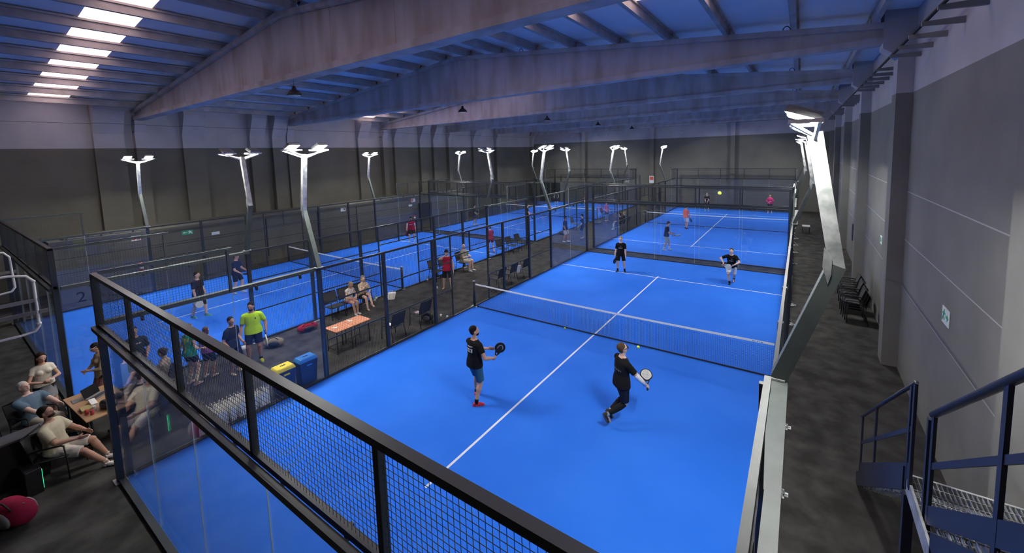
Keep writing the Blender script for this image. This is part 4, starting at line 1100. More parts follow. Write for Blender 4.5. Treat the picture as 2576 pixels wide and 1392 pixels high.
# ------------------------------------------------------------------ organisers' desk at the lower left
t = make_table('wooden organisers\' desk with laptop, bags and snacks outside the court corner', (-7.2, 0.10, 0), 0.76, 1.62, 0.75, M['wood'], name='desk')
t.rotation_euler = (0,0,0.06)
MB().box((-0.76,-0.30,0.2),(0.76,-0.28,0.70)).build('modesty_panel', M['black'], t)
def laptop(label, x, y, z, rz):
    t = empty('laptop', label, 'laptop', (x,y,z), rz)
    MB().box((-0.17,-0.12,0),(0.17,0.12,0.016)).build('base', M['greyfab'], t)
    MB().box((-0.15,-0.09,0.016),(0.15,0.03,0.018)).build('keyboard', M['black'], t)
    MB().obox((0,0.155,0.115),(0.17,0,0),(0,0.035,0.105),(0,0.004,-0.0015)).build('screen', M['screen'], t)
laptop('open black laptop standing on the wooden desk', -7.50, 0.14, 0.752, 2.2)
tag(MB().box((-0.16,-0.05,0),(0.16,0.05,0.07)).build('white_carton', M['paper'], bevel=0.004), 'long white carton on the wooden desk beside the laptop', 'box').location = (-7.12, 0.0, 0.752)
gymbag('black handbag lying on the wooden desk', (-6.70, 0.16, 0.752), 0.3, 0.42, 0.2, 0.15, M['black'], M['black'], name='handbag')
gymbag('small black pouch at the back of the wooden desk', (-6.95, 0.36, 0.752), 0.1, 0.24, 0.14, 0.11, M['black'], M['black'], name='handbag')
tag(MB().box((-0.12,-0.09,0),(0.12,0.09,0.05)).build('snack_box', cmat((0.45,0.36,0.16))), 'yellowish snack box at the near end of the wooden desk', 'box').location = (-6.95, -0.12, 0.752)
tag(MB().box((-0.10,-0.08,0),(0.10,0.08,0.012)).build('tablet_stand', M['greyfab']), 'grey tablet lying on the left end of the wooden desk', 'tablet').location = (-7.62, -0.16, 0.752)
for i, (x, y) in enumerate(((-6.72,-0.16),(-6.62,-0.10),(-6.78,-0.04))):
    tag(MB().lathe([(0.03,0),(0.03,0.09),(0.025,0.10)], n=12).build('snack_jar', cmat([(0.5,0.08,0.1),(0.5,0.08,0.1),(0.7,0.7,0.68)][i])),
        ['red jar at the near edge of the wooden desk','second red jar on the wooden desk, nearer the handbag','white jar between the snack box and the red jars'][i], 'jar').location = (x, y, 0.752)
# dark counter with grey top
t = empty('counter', 'long dark counter with a grey top in front of the seated men', 'counter', (-6.6, -2.4, 0), 0.0)
MB().box((-0.20,-1.9,0.86),(0.20,1.68,0.90)).build('counter_top', cmat((0.10,0.10,0.105), 0.5), t, bevel=0.005)
MB().box((-0.17,-1.85,0),(0.17,1.64,0.86)).build('cabinet_body', M['black'], t)
t = empty('computer_tower', 'black computer tower with a green light strip on the floor beside the counter', 'computer', (-6.08, -1.02, 0), 0.1)
MB().box((-0.22,-0.1,0),(0.22,0.1,0.46)).build('case', M['black'], t, bevel=0.01)
MB().box((0.19,0.101,0.06),(0.205,0.106,0.42)).build('light_strip', M['greenled'], t)
# tubular rails of the raised spectator stand at far left
t = empty('guard_rail', 'bright tubular guard rail of the raised stand at the left edge, nearer hoop', 'railing', (-5.33, -0.74, 3.09))
MB().tube([(0.1-0.0,-3.0,1.02),(0.1,-0.25,1.02),(0.1,-0.07,0.98),(0.1,-0.0,0.88),(0.08,-0.0,0.1),(0.08,-0.05,0.02),(0.08,-0.2,0),(0.08,-3.0,0)], 0.021, 10).build('pipe', M['whitesteel'], t)
MB().bar((0.09,-3,0.55),(0.09,0.02,0.55),0.03,0.06).bar((0.09,-3,0.34),(0.09,0.12,0.34),0.03,0.06).build('slats', M['greyfab'], t)
MB().lathe([(0.03,0.12),(0.03,0.16)], (0.08,0,0), 12).lathe([(0.027,0.86),(0.027,0.89)], (0.1,0,0), 12).build('pipe_collar', M['whitesteel'], t)
MB().bar((0.08,-2.8,-3.09),(0.08,-2.8,0),0.06).bar((0.08,-1.6,-3.09),(0.08,-1.6,0),0.06).build('support_post', M['black'], t)
t = empty('guard_rail', 'tubular guard rail of the raised stand at the left edge, farther hoop', 'railing', (-10.16, -0.59, 2.9))
MB().tube([(0,-5.0,1.02),(0,-0.35,1.02),(0,-0.1,0.98),(0,-0.02,0.86),(0,0,0.12),(0,-0.06,0.03),(0,-0.25,0),(0,-5.0,0)], 0.024, 10).build('pipe', M['whitesteel'], t)
MB().bar((0,-5,0.5),(0,0.05,0.5),0.03,0.07).build('slats', M['greyfab'], t)
MB().bar((0,-4.5,-2.9),(0,-4.5,0),0.06).bar((0,-2.5,-2.9),(0,-2.5,0),0.06).build('support_post', M['black'], t)
# ------------------------------------------------------------------ steel stair at right
S = M['stair']
LZ = 2.5; SL = 0.72
t = empty('steel_staircase', 'dark blue steel staircase with grating treads descending along the right wall', 'staircase', (6.9, 3.0, 0))
def ST(mb, name, m_=S, **k): 
    o = mb.build(name, m_, t, **k); o.matrix_parent_inverse = Matrix.Translation((-6.9,-3.0,0)); return o
def grating(x0, x1, y0, y1, z):
    mb = MB(); n = int((x1-x0)/0.034)
    for i in range(n+1):
        x = x0+(x1-x0)*i/n; mb.box((x-0.0015, y0, z-0.028), (x+0.0015, y1, z))
    k_ = max(2, int((y1-y0)/0.10))
    for i in range(k_+1):
        y = y0+(y1-y0)*i/k_; mb.box((x0, y-0.003, z-0.012), (x1, y+0.003, z-0.001))
    return mb
X0, X1 = 6.36, 7.5
ST(grating(X0, X1, 2.72, 3.66, LZ), 'landing_grating', M['galv'])
ST(MB().box((X0-0.02,2.66,LZ-0.16),(X0,3.66,LZ+0.02)).box((X0,3.66,LZ-0.16),(X1,3.68,LZ+0.0)).box((X1,2.66,LZ-0.16),(X1+0.02,3.66,LZ+0.02)), 'landing_frame', M['galv'])
# upper flight
zt = 4.25; yt = 2.72-(zt-LZ)/SL
for i in range(8):
    z = LZ+0.195*(i+1); y = 2.72-0.195*(i+1)/SL
    ST(grating(X0+0.02, X1, y, y+0.28, z), 'tread', M['galv'])
def flight_side(x, ya, za, yb, zb, h0=-0.16, h1=0.10):
    return MB().add([(x-0.01,ya,za+h0),(x-0.01,yb,zb+h0),(x-0.01,yb,zb+h1),(x-0.01,ya,za+h1),(x+0.01,ya,za+h0),(x+0.01,yb,zb+h0),(x+0.01,yb,zb+h1),(x+0.01,ya,za+h1)],
                    [(0,1,2,3),(7,6,5,4),(0,4,5,1),(1,5,6,2),(2,6,7,3),(3,7,4,0)])
ST(flight_side(X0-0.01, yt, zt, 2.72, LZ+0.05), 'stringer'); ST(flight_side(X1, yt, zt, 2.72, LZ+0.05), 'stringer')
ST(flight_side(X0-0.03, 3.66, LZ, 7.0, LZ-3.34*SL, -0.18, 0.08), 'stringer'); ST(flight_side(X1, 3.66, LZ, 7.0, LZ-3.34*SL, -0.18, 0.08), 'stringer')
for i in range(11):
    z = LZ-0.195*(i+1); y = 3.66+0.195*(i+1)/SL-0.27
    if z > 0.05: ST(grating(X0, X1, y, y+0.28, z), 'tread', M['galv'])
def rail_run(ya, za, yb, zb, posts, x, h=1.0, thick=0.028):
    ST(MB().tube([(x, ya, za+h), (x, yb, zb+h)], thick, 12), 'handrail')
    ST(MB().bar((x, ya, za+h*0.52), (x, yb, zb+h*0.52), 0.012, 0.05), 'mid_rail')
    for f in posts:
        y = ya+(yb-ya)*f; z = za+(zb-za)*f
        ST(MB().box((x-0.012, y-0.03, z-0.12), (x+0.012, y+0.03, z+h)), 'rail_post')
    ST(flight_side(x, ya, za+0.06, yb, zb+0.06, -0.09, 0.09), 'toe_board')
XL_ = 6.38
rail_run(-0.4, 3.5+2.06*SL, 3.05, 3.5-1.39*SL, (0.12, 0.355, 0.597, 0.985), XL_)
ST(MB().box((XL_-0.02, 3.08, LZ-0.1), (XL_+0.008, 3.13, LZ+0.93)), 'rail_post')
rail_run(3.5, 2.58, 6.85, 0.30, (0.0, 0.04, 0.60, 0.97), 6.345, 0.98, 0.020)
# gallery floor the camera stands on (upper landing)
ST(MB().box((6.34,-6.5,4.10),(7.58,yt,4.22)).box((4.6,-6.5,4.10),(6.34,-2.1,4.22)), 'upper_landing')
for x, y in ((6.2, 0.1), (7.45, 0.1), (4.8, -4.0), (7.45, -4.0)):
    ST(MB().box((x-0.05,y-0.05,0),(x+0.05,y+0.05,4.1)), 'support_column')
for x, y in ((X0, 3.6), (X1-0.02, 3.6)):
    ST(MB().box((x-0.04,y-0.04,0),(x+0.04,y+0.04,LZ-0.16)), 'support_column')
# ------------------------------------------------------------------ the people, from the nearest court outwards
FAR = 0.016
p = person('tall player in black shirt, teal shorts and red shoes left of the centre line', (-0.92, 5.30), -10, 1.86,
    pel=(0,0,0.955), lean=(0.0,0.03), feet=((-0.19,0.17,0.09),(0.15,-0.12,0.09)), fyaw=(25,-35), hands=((0.06,0.36,1.14),(0.34,0.26,1.04)),
    grip=(None,(0.30,0.40,0.80)), elbows=((-0.7,-0.3,-0.5),(0.5,-0.8,-0.4)), head=(-32,4), skin=SKIN, hair=DARKH, beard=(0.02,0.013,0.01),
    shirt=((0.010,0.010,0.010),0.62,0.10), shorts=((0.035,0.14,0.22),0.92), socks=((0.01,0.01,0.01),0.16), shoes=((0.72,0.05,0.09),(0.75,0.10,0.12)), vox=0.0085,
    prints=(('back',0.37,-0.0,0.20,0.06,lambda u,v: 0.55 < v+0.0-abs(u-0.5)**2*1.6 < 0.95,(0.75,0.75,0.72)), ('back',0.30,0,0.20,0.10,lambda u,v: 0.1<v<0.95 and (int(u*12)%3!=2) and not (0.35<v<0.7 and int(u*12)%3==1 and int(u*12)<9),(0.75,0.75,0.72))))
hold(p, 1, 'black padel racket with a curved grey emblem, held by the player in teal shorts', body_col=(0.012,0.012,0.014), face_col=(0.02,0.02,0.025), grip_col=(0.75,0.30,0.32), accent=(0.42,0.42,0.45), normal=(0.75,-0.55,0.1))
p = person('player in black shirt and leggings lunging after the ball, white sleeve on one arm', (2.28, 6.42), -38, 1.80,
    pel=(0,0.0,0.93), lean=(0.02,0.04), feet=((-0.04,-0.26,0.27),(0.10,-0.40,0.30)), fyaw=(0,0), toes=(58,66), hands=((0.08,0.42,0.93),(0.36,0.36,0.92)),
    knees=((-0.1,1,0),(0.1,1,-0.3)), grip=(None,(-0.45,0.25,0.35)), elbows=((-0.8,-0.4,-0.3),(0.8,-0.5,-0.2)), head=(-8,14), skin=PALE, hair=(0.10,0.06,0.035), glasses=True,
    shirt=((0.012,0.012,0.012),0.75,0.12), shorts=((0.010,0.014,0.035),0.9), tights=(0.012,0.012,0.014), socks=((0.35,0.42,0.45),0.13), shoes=((0.05,0.045,0.04),(0.10,0.09,0.08)), vox=0.0085, build=1.06,
    prints=(('back',0.27,0,0.30,0.045,word(3),(0.22,0.22,0.20)),))
hold(p, 1, 'white and black padel racket swung low by the player in leggings', body_col=(0.02,0.02,0.02), face_col=(0.72,0.74,0.70), grip_col=(0.03,0.03,0.03), normal=(0.2,-0.3,0.9))
q = [p['el'][1]+(p['wr'][1]-p['el'][1])*f for f in (0.0, 0.35, 0.98)]
MB().tube([p['el'][1]-(p['wr'][1]-p['el'][1])*0.15]+q, [0.053, 0.053, 0.054, 0.036], 14).build('arm_sleeve', M['tape'], p['root'])
p = person('young player in black T-shirt and black shorts standing on the far service line', (-1.78, 17.1), -166, 1.74,
    feet=((-0.17,0.0,0.09),(0.17,0.02,0.09)), fyaw=(18,-18), hands=((-0.24,0.22,0.86),(0.30,0.10,0.82)), grip=(None,(0.25,0.35,-0.9)), head=(0,-6), skin=PALE, hair=BLOND,
    shirt=((0.008,0.008,0.008),0.75,0.10), shorts=((0.012,0.012,0.010),0.85), socks=(BK,0.22), shoes=((0.03,0.025,0.02),), vox=0.012,
    prints=(('front',0.27,0,0.20,0.04,word(5),(0.8,0.8,0.8)),('front',0.36,0,0.05,0.05,lambda u,v:(u-.5)**2+(v-.5)**2<.2,(0.25,0.18,0.12))))
hold(p, 1, 'dark racket pointing down from the young player in black on the service line', normal=(1,0,0.2))
p = person('young player in black T-shirt and white shorts running forward at the far right', (3.0, 17.65), 180, 1.70,
    pel=(0,0.02,0.88), lean=(0.0,0.32), feet=((-0.06,-0.30,0.16),(0.05,0.25,0.09)), fyaw=(0,0), toes=(40,0), hands=((-0.14,0.46,0.98),(0.30,0.26,0.98)), elbows=((-0.9,-0.2,0.1),(0.9,-0.3,0.1)),
    grip=(None,(-0.7,0.3,-0.2)), head=(0,8), skin=PALE, hair=BROWN, shirt=((0.010,0.010,0.010),0.7,0.1), shorts=((0.75,0.75,0.74),0.9), socks=(BK,0.24), shoes=((0.02,0.02,0.02),(0.7,0.7,0.7)), vox=0.012,
    prints=(('front',0.27,0,0.18,0.04,word(8),(0.8,0.8,0.8)),('front',0.36,-0.02,0.05,0.05,lambda u,v:(u-.5)**2+(v-.5)**2<.2,(0.4,0.3,0.2))))
hold(p, 1, 'silvery racket held across the hips by the running player', body_col=(0.5,0.55,0.58), face_col=(0.5,0.56,0.6), normal=(0,-1,0.2))
p = person('player in navy T-shirt and light grey shorts looking down on the rear right court', (-1.05, 22.45), -75, 1.72,
    lean=(0,0.10), feet=((-0.12,0.16,0.09),(0.14,-0.16,0.09)), fyaw=(8,-8), hands=((-0.10,0.36,1.05),(0.20,0.38,1.00)), grip=(None,(-0.1,0.9,0.12)), head=(0,-28), skin=SKIN, hair=BROWN,
    shirt=((0.012,0.016,0.03),0.7,0.1), shorts=((0.42,0.45,0.47),0.95), socks=(WH,0.35), shoes=(WH,), vox=0.013, prints=(('back',0.27,0,0.14,0.16,lambda u,v: int(u*6)%2==0 and .1<v<.9,(0.4,0.4,0.4)),))
hold(p, 1, 'black and green racket held out flat by the player in navy', body_col=(0.01,0.02,0.02), face_col=(0.02,0.10,0.06), normal=(0.1,0,1))
p = person('player in orange T-shirt and white shorts on the rear right court', (-1.6, 29.75), -30, 1.74, feet=((-0.11,0.1,0.09),(0.11,-0.05,0.09)), hands=((-0.18,0.22,0.95),(0.22,0.26,0.86)),
    grip=(None,(0.1,0.5,-0.8)), head=(0,-15), hair=DARKH, shirt=((0.85,0.17,0.07),0.75,0.1), shorts=((0.72,0.74,0.76),0.9), shoes=((0.02,0.02,0.02),), vox=FAR)
hold(p, 1, 'dark racket held down by the player in orange', normal=(1,0,0))
person('player in black T-shirt ready at the far end of the rear right court', (-1.9, 39.6), -172, 1.72, feet=((-0.14,0,0.09),(0.14,0,0.09)), hands=((-0.06,0.34,0.90),(0.08,0.34,0.90)), elbows=((-1,-0.2,0),(1,-0.2,0)), head=(0,8), skin=PALE, hair=(0.3,0.28,0.26),
    shirt=(BK,0.7), shorts=((0.02,0.02,0.02),0.8), socks=((0.4,0.45,0.5),0.2), vox=FAR, prints=(('front',0.3,0,0.2,0.05,word(2),(0.7,0.7,0.7)),))
person('player in bright pink long-sleeved top at the far end of the rear right court', (3.16, 40.3), 180, 1.70, feet=((-0.14,0,0.09),(0.14,0,0.09)), hands=((-0.07,0.30,1.12),(0.10,0.32,1.06)), elbows=((-1,-0.3,0),(1,-0.3,0)), skin=PALE, hair=BROWN, female=True,
    shirt=((0.80,0.05,0.25),1.9,0.1), shorts=((0.02,0.02,0.04),0.6), vox=FAR)
# walkway group by the bins
p = person('bearded man in lime yellow T-shirt, navy shorts and yellow shoes beside the bins', (-7.80, 3.42), -118, 1.80, feet=((-0.13,0.03,0.09),(0.15,0.04,0.09)), fyaw=(20,-20), hands=((-0.32,0.10,0.90),(0.29,0.12,0.86)), head=(-12,-12), skin=TAN, hair=DARKH, beard=(0.02,0.013,0.01),
    shirt=((0.52,0.85,0.02),0.72,0.10,), shorts=((0.010,0.012,0.035),0.85), socks=((0.02,0.02,0.02),0.10), shoes=((0.78,0.88,0.02),(0.8,0.9,0.1)), vox=0.010, build=1.05, prints=(('front',0.36,-0.09,0.035,0.04,lambda u,v:True,(0.05,0.15,0.05)),))
hold(p, 0, 'white and cream racket with towel held by the man in lime yellow', axis=(0.35,-0.1,-0.5), body_col=(0.5,0.48,0.40), face_col=(0.55,0.52,0.42))
person('boy in navy T-shirt and dark shorts standing beside the man in lime yellow', (-7.55, 2.78), -62, 1.62, hands=((-0.22,0.16,0.92),(0.24,0.14,0.90)), head=(-15,0), skin=TAN, hair=DARKH,
    shirt=((0.012,0.014,0.028),0.7,0.12), shorts=((0.010,0.012,0.030),0.95), shoes=((0.55,0.48,0.32),), vox=0.012)
person('short person in purple top between the woman in green and the boy', (-7.93, 2.32), 35, 1.42, hands=((-0.2,0.14,0.9),(0.2,0.14,0.9)), female=True, skin=SKIN, hair=(0.10,0.05,0.03), hairlen=0.08,
    shirt=((0.38,0.12,0.42),0.6,0.06), shorts=((0.015,0.014,0.03),0.85), shoes=((0.65,0.60,0.50),), vox=0.012)
person('woman in green and yellow sleeveless top with hair tied up, seen from behind', (-7.86, 1.92), 20, 1.66, hands=((-0.20,0.20,1.0),(0.20,0.24,1.0)), head=(0,-8), female=True, skin=PALE, hair=(0.14,0.08,0.04), hairlen=-1,
    shirt=((0.03,0.42,0.28),0.0,0.08), shorts=((0.010,0.010,0.016),0.55), socks=((0.6,0.52,0.38),0.5), shoes=((0.6,0.45,0.38),), vox=0.012,
    prints=(('back',0.2,0.03,0.10,0.34,lambda u,v: 0.25<u<0.75,(0.65,0.75,0.1)),('back',0.40,0,0.24,0.10,lambda u,v: True,(0.55,0.72,0.15))))
person('man with dark curly hair and black T-shirt standing behind the desk', (-8.95, 1.12), -95, 1.66, hands=((-0.2,0.2,0.95),(0.2,0.2,0.95)), head=(10,0), skin=TAN, hair=DARKH, hairlen=-1,
    shirt=((0.010,0.022,0.020),0.8,0.1), shorts=((0.02,0.02,0.025),0.9), vox=0.012, prints=(('front',0.36,0,0.26,0.045,word(11),(0.6,0.6,0.6)),))
SIT = dict(pel=(0,0,0.56), feet=((-0.12,0.50,0.09),(0.12,0.50,0.09)))
def sit(label, loc, hd, h=1.72, **k):
    a = dict(pel=(0,-0.02,0.56), lean=(0,-0.10), feet=((-0.12,0.44,0.09),(0.12,0.46,0.09)), knees=((-0.05,0.4,1),(0.05,0.4,1)), hands=((-0.12,0.34,0.68),(0.12,0.34,0.68)), elbows=((-0.8,-0.5,-0.5),(0.8,-0.5,-0.5)))
    a.update(k); return person(label, loc, hd, h, **a)
sit('seated woman with curly dark hair and beige sleeveless top behind the wire mesh', (-7.75, 1.32), 140, 1.66, female=True, skin=PALE, hair=(0.05,0.03,0.02), hairlen=-1, shirt=((0.48,0.40,0.30),0.0,0.05), shorts=((0.4,0.4,0.38),0.6), vox=0.012, head=(0,-20))
# desk group
person('young woman in beige cardigan and long patterned skirt looking at a phone behind the desk', (-8.62, 0.42), -170, 1.62, hands=((-0.06,0.28,1.12),(0.10,0.26,1.08)), elbows=((-0.8,-0.3,-0.6),(0.8,-0.3,-0.6)), head=(0,-30), female=True, skin=SKIN, hair=DARKH, hairlen=-1, headband=(0.7,0.7,0.68),
    shirt=((0.42,0.34,0.22),1.6,0.14), skirt=((0.28,0.12,0.10),1.2), vox=0.011)
person('young woman in white frilled top with grey jacket round her waist and long dark hair', (-9.0, -0.47), -80, 1.64, lean=(0,0.06), hands=((-0.05,0.34,1.14),(0.10,0.32,1.10)), elbows=((-0.8,-0.3,-0.6),(0.8,-0.3,-0.6)), head=(0,-12), female=True, skin=SKIN, hair=(0.035,0.018,0.012), hairlen=0.24,
    shirt=((0.78,0.72,0.58),0.45,0.02), skirt=((0.26,0.26,0.27),0.75), shorts=((0.02,0.02,0.02),0.5), vox=0.011)
tag(MB().box((-0.035,-0.075,0),(0.035,0.075,0.008)).build('mobile_phone', M['white'], bevel=0.003), 'white phone in the hands of the woman in the white frilled top', 'phone').location = (-8.66, -0.40, 1.05)
sit('grey-haired man in blue polo shirt leaning back in a chair beside the desk', (-8.02, -0.70), -62, 1.76, lean=(0,-0.34), hands=((-0.14,0.42,0.80),(0.14,0.36,0.72)), feet=((-0.12,0.62,0.16),(0.10,0.66,0.16)), head=(0,22), skin=PALE, hair=(0.58,0.56,0.50),
    shirt=((0.13,0.20,0.27),0.75,0.05), shorts=(None,0) if False else None, trousers=(0.50,0.45,0.36), shoes=((0.1,0.09,0.08),), vox=0.010, build=1.08)
chair('black armchair under the grey-haired man in the blue polo shirt', (-8.04, -0.74, 0.02), math.radians(-62), 'armchairs round the desk')
sit('dark-haired man in cream T-shirt and white shorts sitting back at the court corner', (-6.22, -0.64), -34, 1.80, lean=(0,-0.12), hands=((-0.12,0.36,0.70),(0.14,0.34,0.70)), feet=((-0.16,0.60,0.09),(0.10,0.70,0.09)), fyaw=(5,-5), head=(-6,14), skin=TAN, hair=DARKH, beard=(0.03,0.02,0.015),
    shirt=((0.60,0.53,0.36),0.75,0.05), shorts=((0.62,0.58,0.50),0.9), shoes=((0.72,0.70,0.66),), socks=((0.7,0.7,0.66),0.06), vox=0.009, build=1.05)
chair('black armchair under the man in the cream T-shirt', (-6.22, -0.66, 0.02), math.radians(-34), 'armchairs round the desk')
chair('empty grey-backed armchair at the left edge behind the counter', (-7.75, -1.55, 0), math.radians(40), 'armchairs round the desk')
sit('woman in dark sleeveless top with tied brown hair sitting at the end of the desk', (-6.75, 0.62), 150, 1.68, hands=((-0.14,0.36,0.80),(0.14,0.36,0.80)), female=True, skin=PALE, hair=(0.09,0.045,0.025), hairlen=-1, shirt=((0.02,0.02,0.03),0.0,0.05), trousers=(0.015,0.015,0.022), shoes=((0.04,0.04,0.04),), vox=0.011, head=(0,-15))
chair('black armchair under the woman in the dark sleeveless top', (-6.75, 0.60, 0.02), math.radians(150), 'armchairs round the desk')
chair('black armchair under the woman with curly dark hair', (-7.75, 1.30, 0.02), math.radians(140), 'armchairs round the desk')
# spectators in the walkway
sit('woman with short blond hair, white sleeveless top and pink shorts, head bowed', (-8.80, 7.12), -90, 1.62, lean=(0,0.22), head=(0,-42), feet=((-0.06,0.46,0.09),(0.07,0.48,0.09)), hands=((-0.05,0.42,0.70),(0.07,0.40,0.70)), female=True, skin=SKIN, hair=BLOND, hairlen=-1,
    shirt=((0.72,0.68,0.64),0.0,0.05), shorts=((0.55,0.28,0.32),0.55), shoes=((0.65,0.6,0.58),), vox=0.011)
sit('woman with long wavy blond hair, cream top and black shorts, legs crossed', (-8.80, 7.72), -98, 1.68, lean=(0,0.12), head=(-8,-14), feet=((-0.02,0.70,0.32),(0.05,0.44,0.09)), toes=(25,0), hands=((-0.06,0.42,0.72),(0.02,0.30,0.98)), female=True, skin=PALE, hair=(0.34,0.27,0.20), hairlen=0.20,
    shirt=((0.60,0.47,0.32),0.9,0.05), shorts=((0.015,0.013,0.012),0.5), shoes=((0.55,0.36,0.26),), vox=0.011)
person('man in red sleeveless shirt, black shorts and backward cap drinking in the walkway', (-7.38, 10.95), -140, 1.80, feet=((-0.16,0.12,0.09),(0.20,-0.14,0.09)), fyaw=(12,-12), hands=((-0.26,0.04,0.84),(0.06,0.20,1.55)), elbows=((-0.5,-1,-0.3),(1,0.1,-0.6)), head=(8,-2), skin=PALE, hair=DARKH, hairlen=-1, cap=(0.012,0.012,0.012),
    shirt=((0.52,0.015,0.05),0.0,0.10), shorts=((0.010,0.010,0.010),0.9), shoes=((0.55,0.33,0.26),), vox=0.011)
bottle('clear water bottle carried in the lowered hand of the man in the red sleeveless shirt', -7.20, 10.98, z=0.50, h=0.26, r=0.04)
sit('bald man in olive T-shirt and beige shorts sitting by the left court fence', (-8.80, 13.55), -80, 1.78, lean=(0,0.02), head=(-10,-4), feet=((-0.13,0.42,0.09),(0.10,0.40,0.09)), hands=((-0.05,0.36,0.76),(0.07,0.32,0.76)), skin=PALE, bald=True, shirt=((0.30,0.28,0.19),0.75,0.05), shorts=((0.55,0.53,0.44),0.9), socks=((0.6,0.6,0.58),0.15), shoes=((0.72,0.70,0.68),), vox=0.011, build=1.08)
# left-hand front court players
p = person('player in black T-shirt and grey shorts near the left front service line', (-13.5, 3.9), -58, 1.76, feet=((-0.10,0.16,0.09),(0.12,-0.20,0.09)), hands=((-0.22,0.12,0.85),(0.24,0.10,0.83)), grip=(None,(0.1,0.35,-0.9)), skin=SKIN, hair=DARKH,
    shirt=((0.012,0.013,0.018),0.7,0.1), shorts=((0.40,0.40,0.40),0.9), socks=((0.3,0.3,0.3),0.15), shoes=((0.10,0.35,0.25),(0.6,0.9,0.6)), vox=0.012)
hold(p, 1, 'white-faced racket hanging from the player in grey shorts', body_col=(0.6,0.6,0.58), face_col=(0.7,0.7,0.66), normal=(0.8,-0.5,0))
p = person('player in navy T-shirt and black shorts with white stripe on the left front court', (-15.4, 5.9), -55, 1.80, lean=(0,0.08), feet=((-0.10,0.14,0.09),(0.14,-0.10,0.09)), hands=((-0.15,0.34,1.0),(0.20,0.34,0.96)), grip=(None,(0.2,0.9,0.1)), skin=SKIN, hair=DARKH, head=(0,-10),
    shirt=((0.012,0.018,0.04),0.7,0.1), shorts=((0.012,0.012,0.012),0.85), socks=((0.7,0.7,0.68),0.15), shoes=((0.7,0.7,0.68),), vox=0.013)
hold(p, 1, 'dark racket held low in front of the navy-shirted player', normal=(0.3,0,1))
p = person('player in burgundy shirt with white sleeves on the far line of the left front court', (-16.9, 17.12), -132, 1.76, feet=((-0.17,0,0.09),(0.17,0,0.09)), fyaw=(15,-15), hands=((-0.30,0.06,0.84),(0.30,0.10,0.84)), grip=(None,(0.2,0.3,-0.9)), skin=SKIN, hair=DARKH, cap=(0.02,0.02,0.02), beard=(0.02,0.015,0.01),
    shirt=((0.34,0.012,0.045),0.7,0.1), sleeve_col=(0.68,0.66,0.66), shorts=((0.03,0.025,0.02),0.8), socks=((0.7,0.7,0.68),0.15), shoes=((0.75,0.74,0.72),), vox=0.013, build=1.1, prints=(('front',0.30,0,0.22,0.045,word(4),(0.75,0.73,0.73)),))
hold(p, 1, 'dark red racket pointing down from the player in burgundy', body_col=(0.15,0.01,0.03), face_col=(0.1,0.01,0.03), normal=(1,0,0))
person('player in maroon with white trim near the right side of the left front court', (-9.95, 17.2), 60, 1.66, lean=(0,0.06), feet=((-0.1,0.12,0.09),(0.12,-0.22,0.12)), hands=((-0.1,0.36,1.08),(0.14,0.34,1.05)), female=True, skin=PALE, hair=(0.25,0.15,0.08), hairlen=-1,
    shirt=((0.28,0.02,0.06),0.6,0.1), shorts=((0.30,0.02,0.06),0.6), socks=((0.7,0.7,0.7),0.15), shoes=((0.6,0.15,0.15),), vox=0.013)
# left-hand rear court players
p = person('player in dark grey T-shirt at the near left of the left rear court', (-17.4, 24.3), -50, 1.72, lean=(0,0.05), feet=((-0.12,0.12,0.09),(0.12,-0.12,0.09)), hands=((-0.15,0.26,0.98),(0.22,0.26,0.9)), grip=(None,(0.3,0.6,-0.6)), skin=SKIN, hair=DARKH, shirt=((0.03,0.035,0.035),0.7,0.1), shorts=((0.05,0.06,0.12),0.9), vox=FAR)
hold(p, 1, 'black racket held by the player in dark grey on the left rear court', normal=(1,0,0))
p = person('player in black T-shirt in a wide stance on the left rear court', (-13.2, 26.0), -55, 1.76, lean=(0,0.10), feet=((-0.30,0.05,0.09),(0.34,-0.05,0.09)), hands=((-0.1,0.3,0.98),(0.32,0.26,0.88)), grip=(None,(0.5,0.4,-0.5)), skin=SKIN, hair=DARKH, shirt=((0.012,0.012,0.014),0.7,0.1), shorts=((0.02,0.02,0.02),0.85), shoes=((0.75,0.70,0.68),), vox=FAR)
hold(p, 1, 'black racket held by the player in a wide stance on the left rear court', normal=(1,0,0))
person('player in black vest with pale collar at the far end of the left rear court', (-17.0, 37.6), -155, 1.70, feet=((-0.15,0.1,0.09),(0.12,-0.1,0.09)), hands=((-0.2,0.24,1.0),(0.2,0.24,1.0)), skin=PALE, hair=DARKH, cap=(0.02,0.02,0.02), shirt=((0.03,0.05,0.045),0.4,0.1), sleeve_col=(0.45,0.6,0.55), shorts=((0.015,0.015,0.02),0.85), socks=((0.5,0.65,0.7),0.15), vox=FAR)
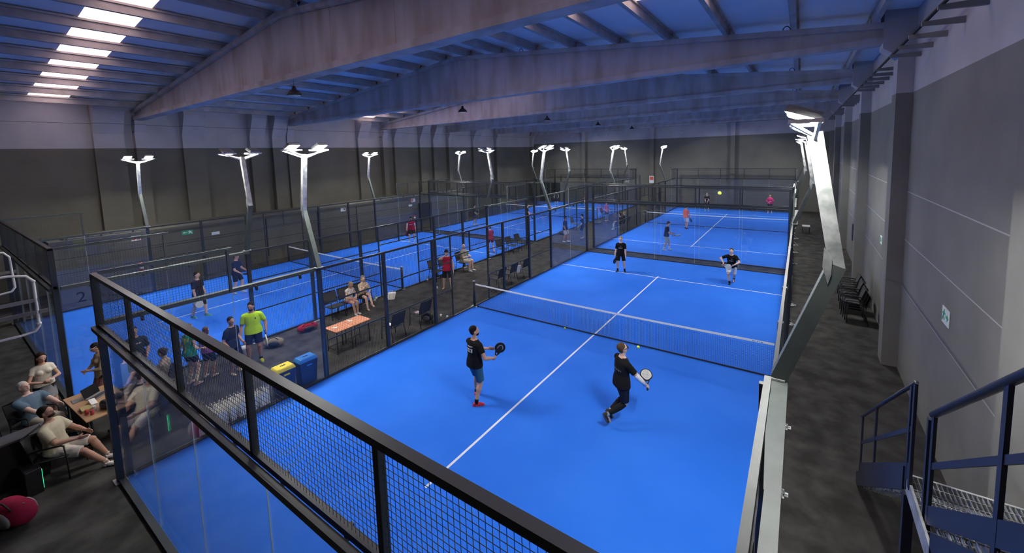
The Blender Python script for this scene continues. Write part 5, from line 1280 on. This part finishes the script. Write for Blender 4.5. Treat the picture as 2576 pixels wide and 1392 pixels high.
person('player in red-orange T-shirt and white shorts at the far right of the left rear court', (-13.7, 38.2), 100, 1.70, feet=((-0.12,0.1,0.09),(0.12,-0.1,0.09)), hands=((-0.2,0.24,0.95),(0.2,0.24,0.95)), skin=SKIN, hair=(0.3,0.28,0.26), shirt=((0.85,0.08,0.05),0.8,0.1), shorts=((0.72,0.72,0.72),0.9), vox=FAR)
# rear walkway
person('bearded man in black cap, navy T-shirt and light grey shorts walking in the rear walkway', (-7.38, 21.8), -78, 1.74, feet=((-0.10,0.14,0.09),(0.10,-0.10,0.09)), hands=((-0.24,0.10,0.84),(0.24,0.12,0.86)), skin=TAN, hair=DARKH, cap=(0.012,0.012,0.016), beard=(0.015,0.01,0.008),
    shirt=((0.016,0.020,0.05),0.75,0.12), shorts=((0.48,0.50,0.52),0.95), shoes=((0.78,0.77,0.75),), vox=0.013, build=1.06)
person('person in dark navy top with white wristband standing behind the man in the cap', (-6.85, 23.3), 100, 1.68, hands=((-0.22,0.20,0.92),(0.24,0.16,0.86)), female=True, skin=PALE, hair=DARKH, cap=(0.02,0.02,0.025), shirt=((0.02,0.03,0.07),0.7,0.1), trousers=(0.16,0.22,0.36), shoes=((0.6,0.62,0.68),), vox=FAR)
person('person in bright pink top and jeans standing among the chairs of the rear walkway', (-8.2, 30.6), -110, 1.66, hands=((-0.2,0.2,0.95),(0.2,0.2,0.95)), female=True, skin=PALE, hair=BROWN, shirt=((0.80,0.12,0.28),0.8,0.12), trousers=(0.20,0.30,0.5), vox=FAR)
sit('dark-haired spectator in black with white trousers seated beside the rear right court', (-5.75, 27.2), 90, 1.66, female=True, skin=PALE, hair=DARKH, hairlen=-1, shirt=(BK,0.8,0.05), trousers=(0.6,0.6,0.58), shoes=((0.75,0.75,0.72),), vox=FAR)
sit('blond spectator in black seated farther along beside the rear right court', (-5.75, 28.1), 90, 1.66, female=True, skin=PALE, hair=(0.35,0.22,0.12), hairlen=-1, shirt=(BK,1.6,0.05), trousers=(0.02,0.02,0.025), shoes=((0.7,0.7,0.7),), vox=FAR)
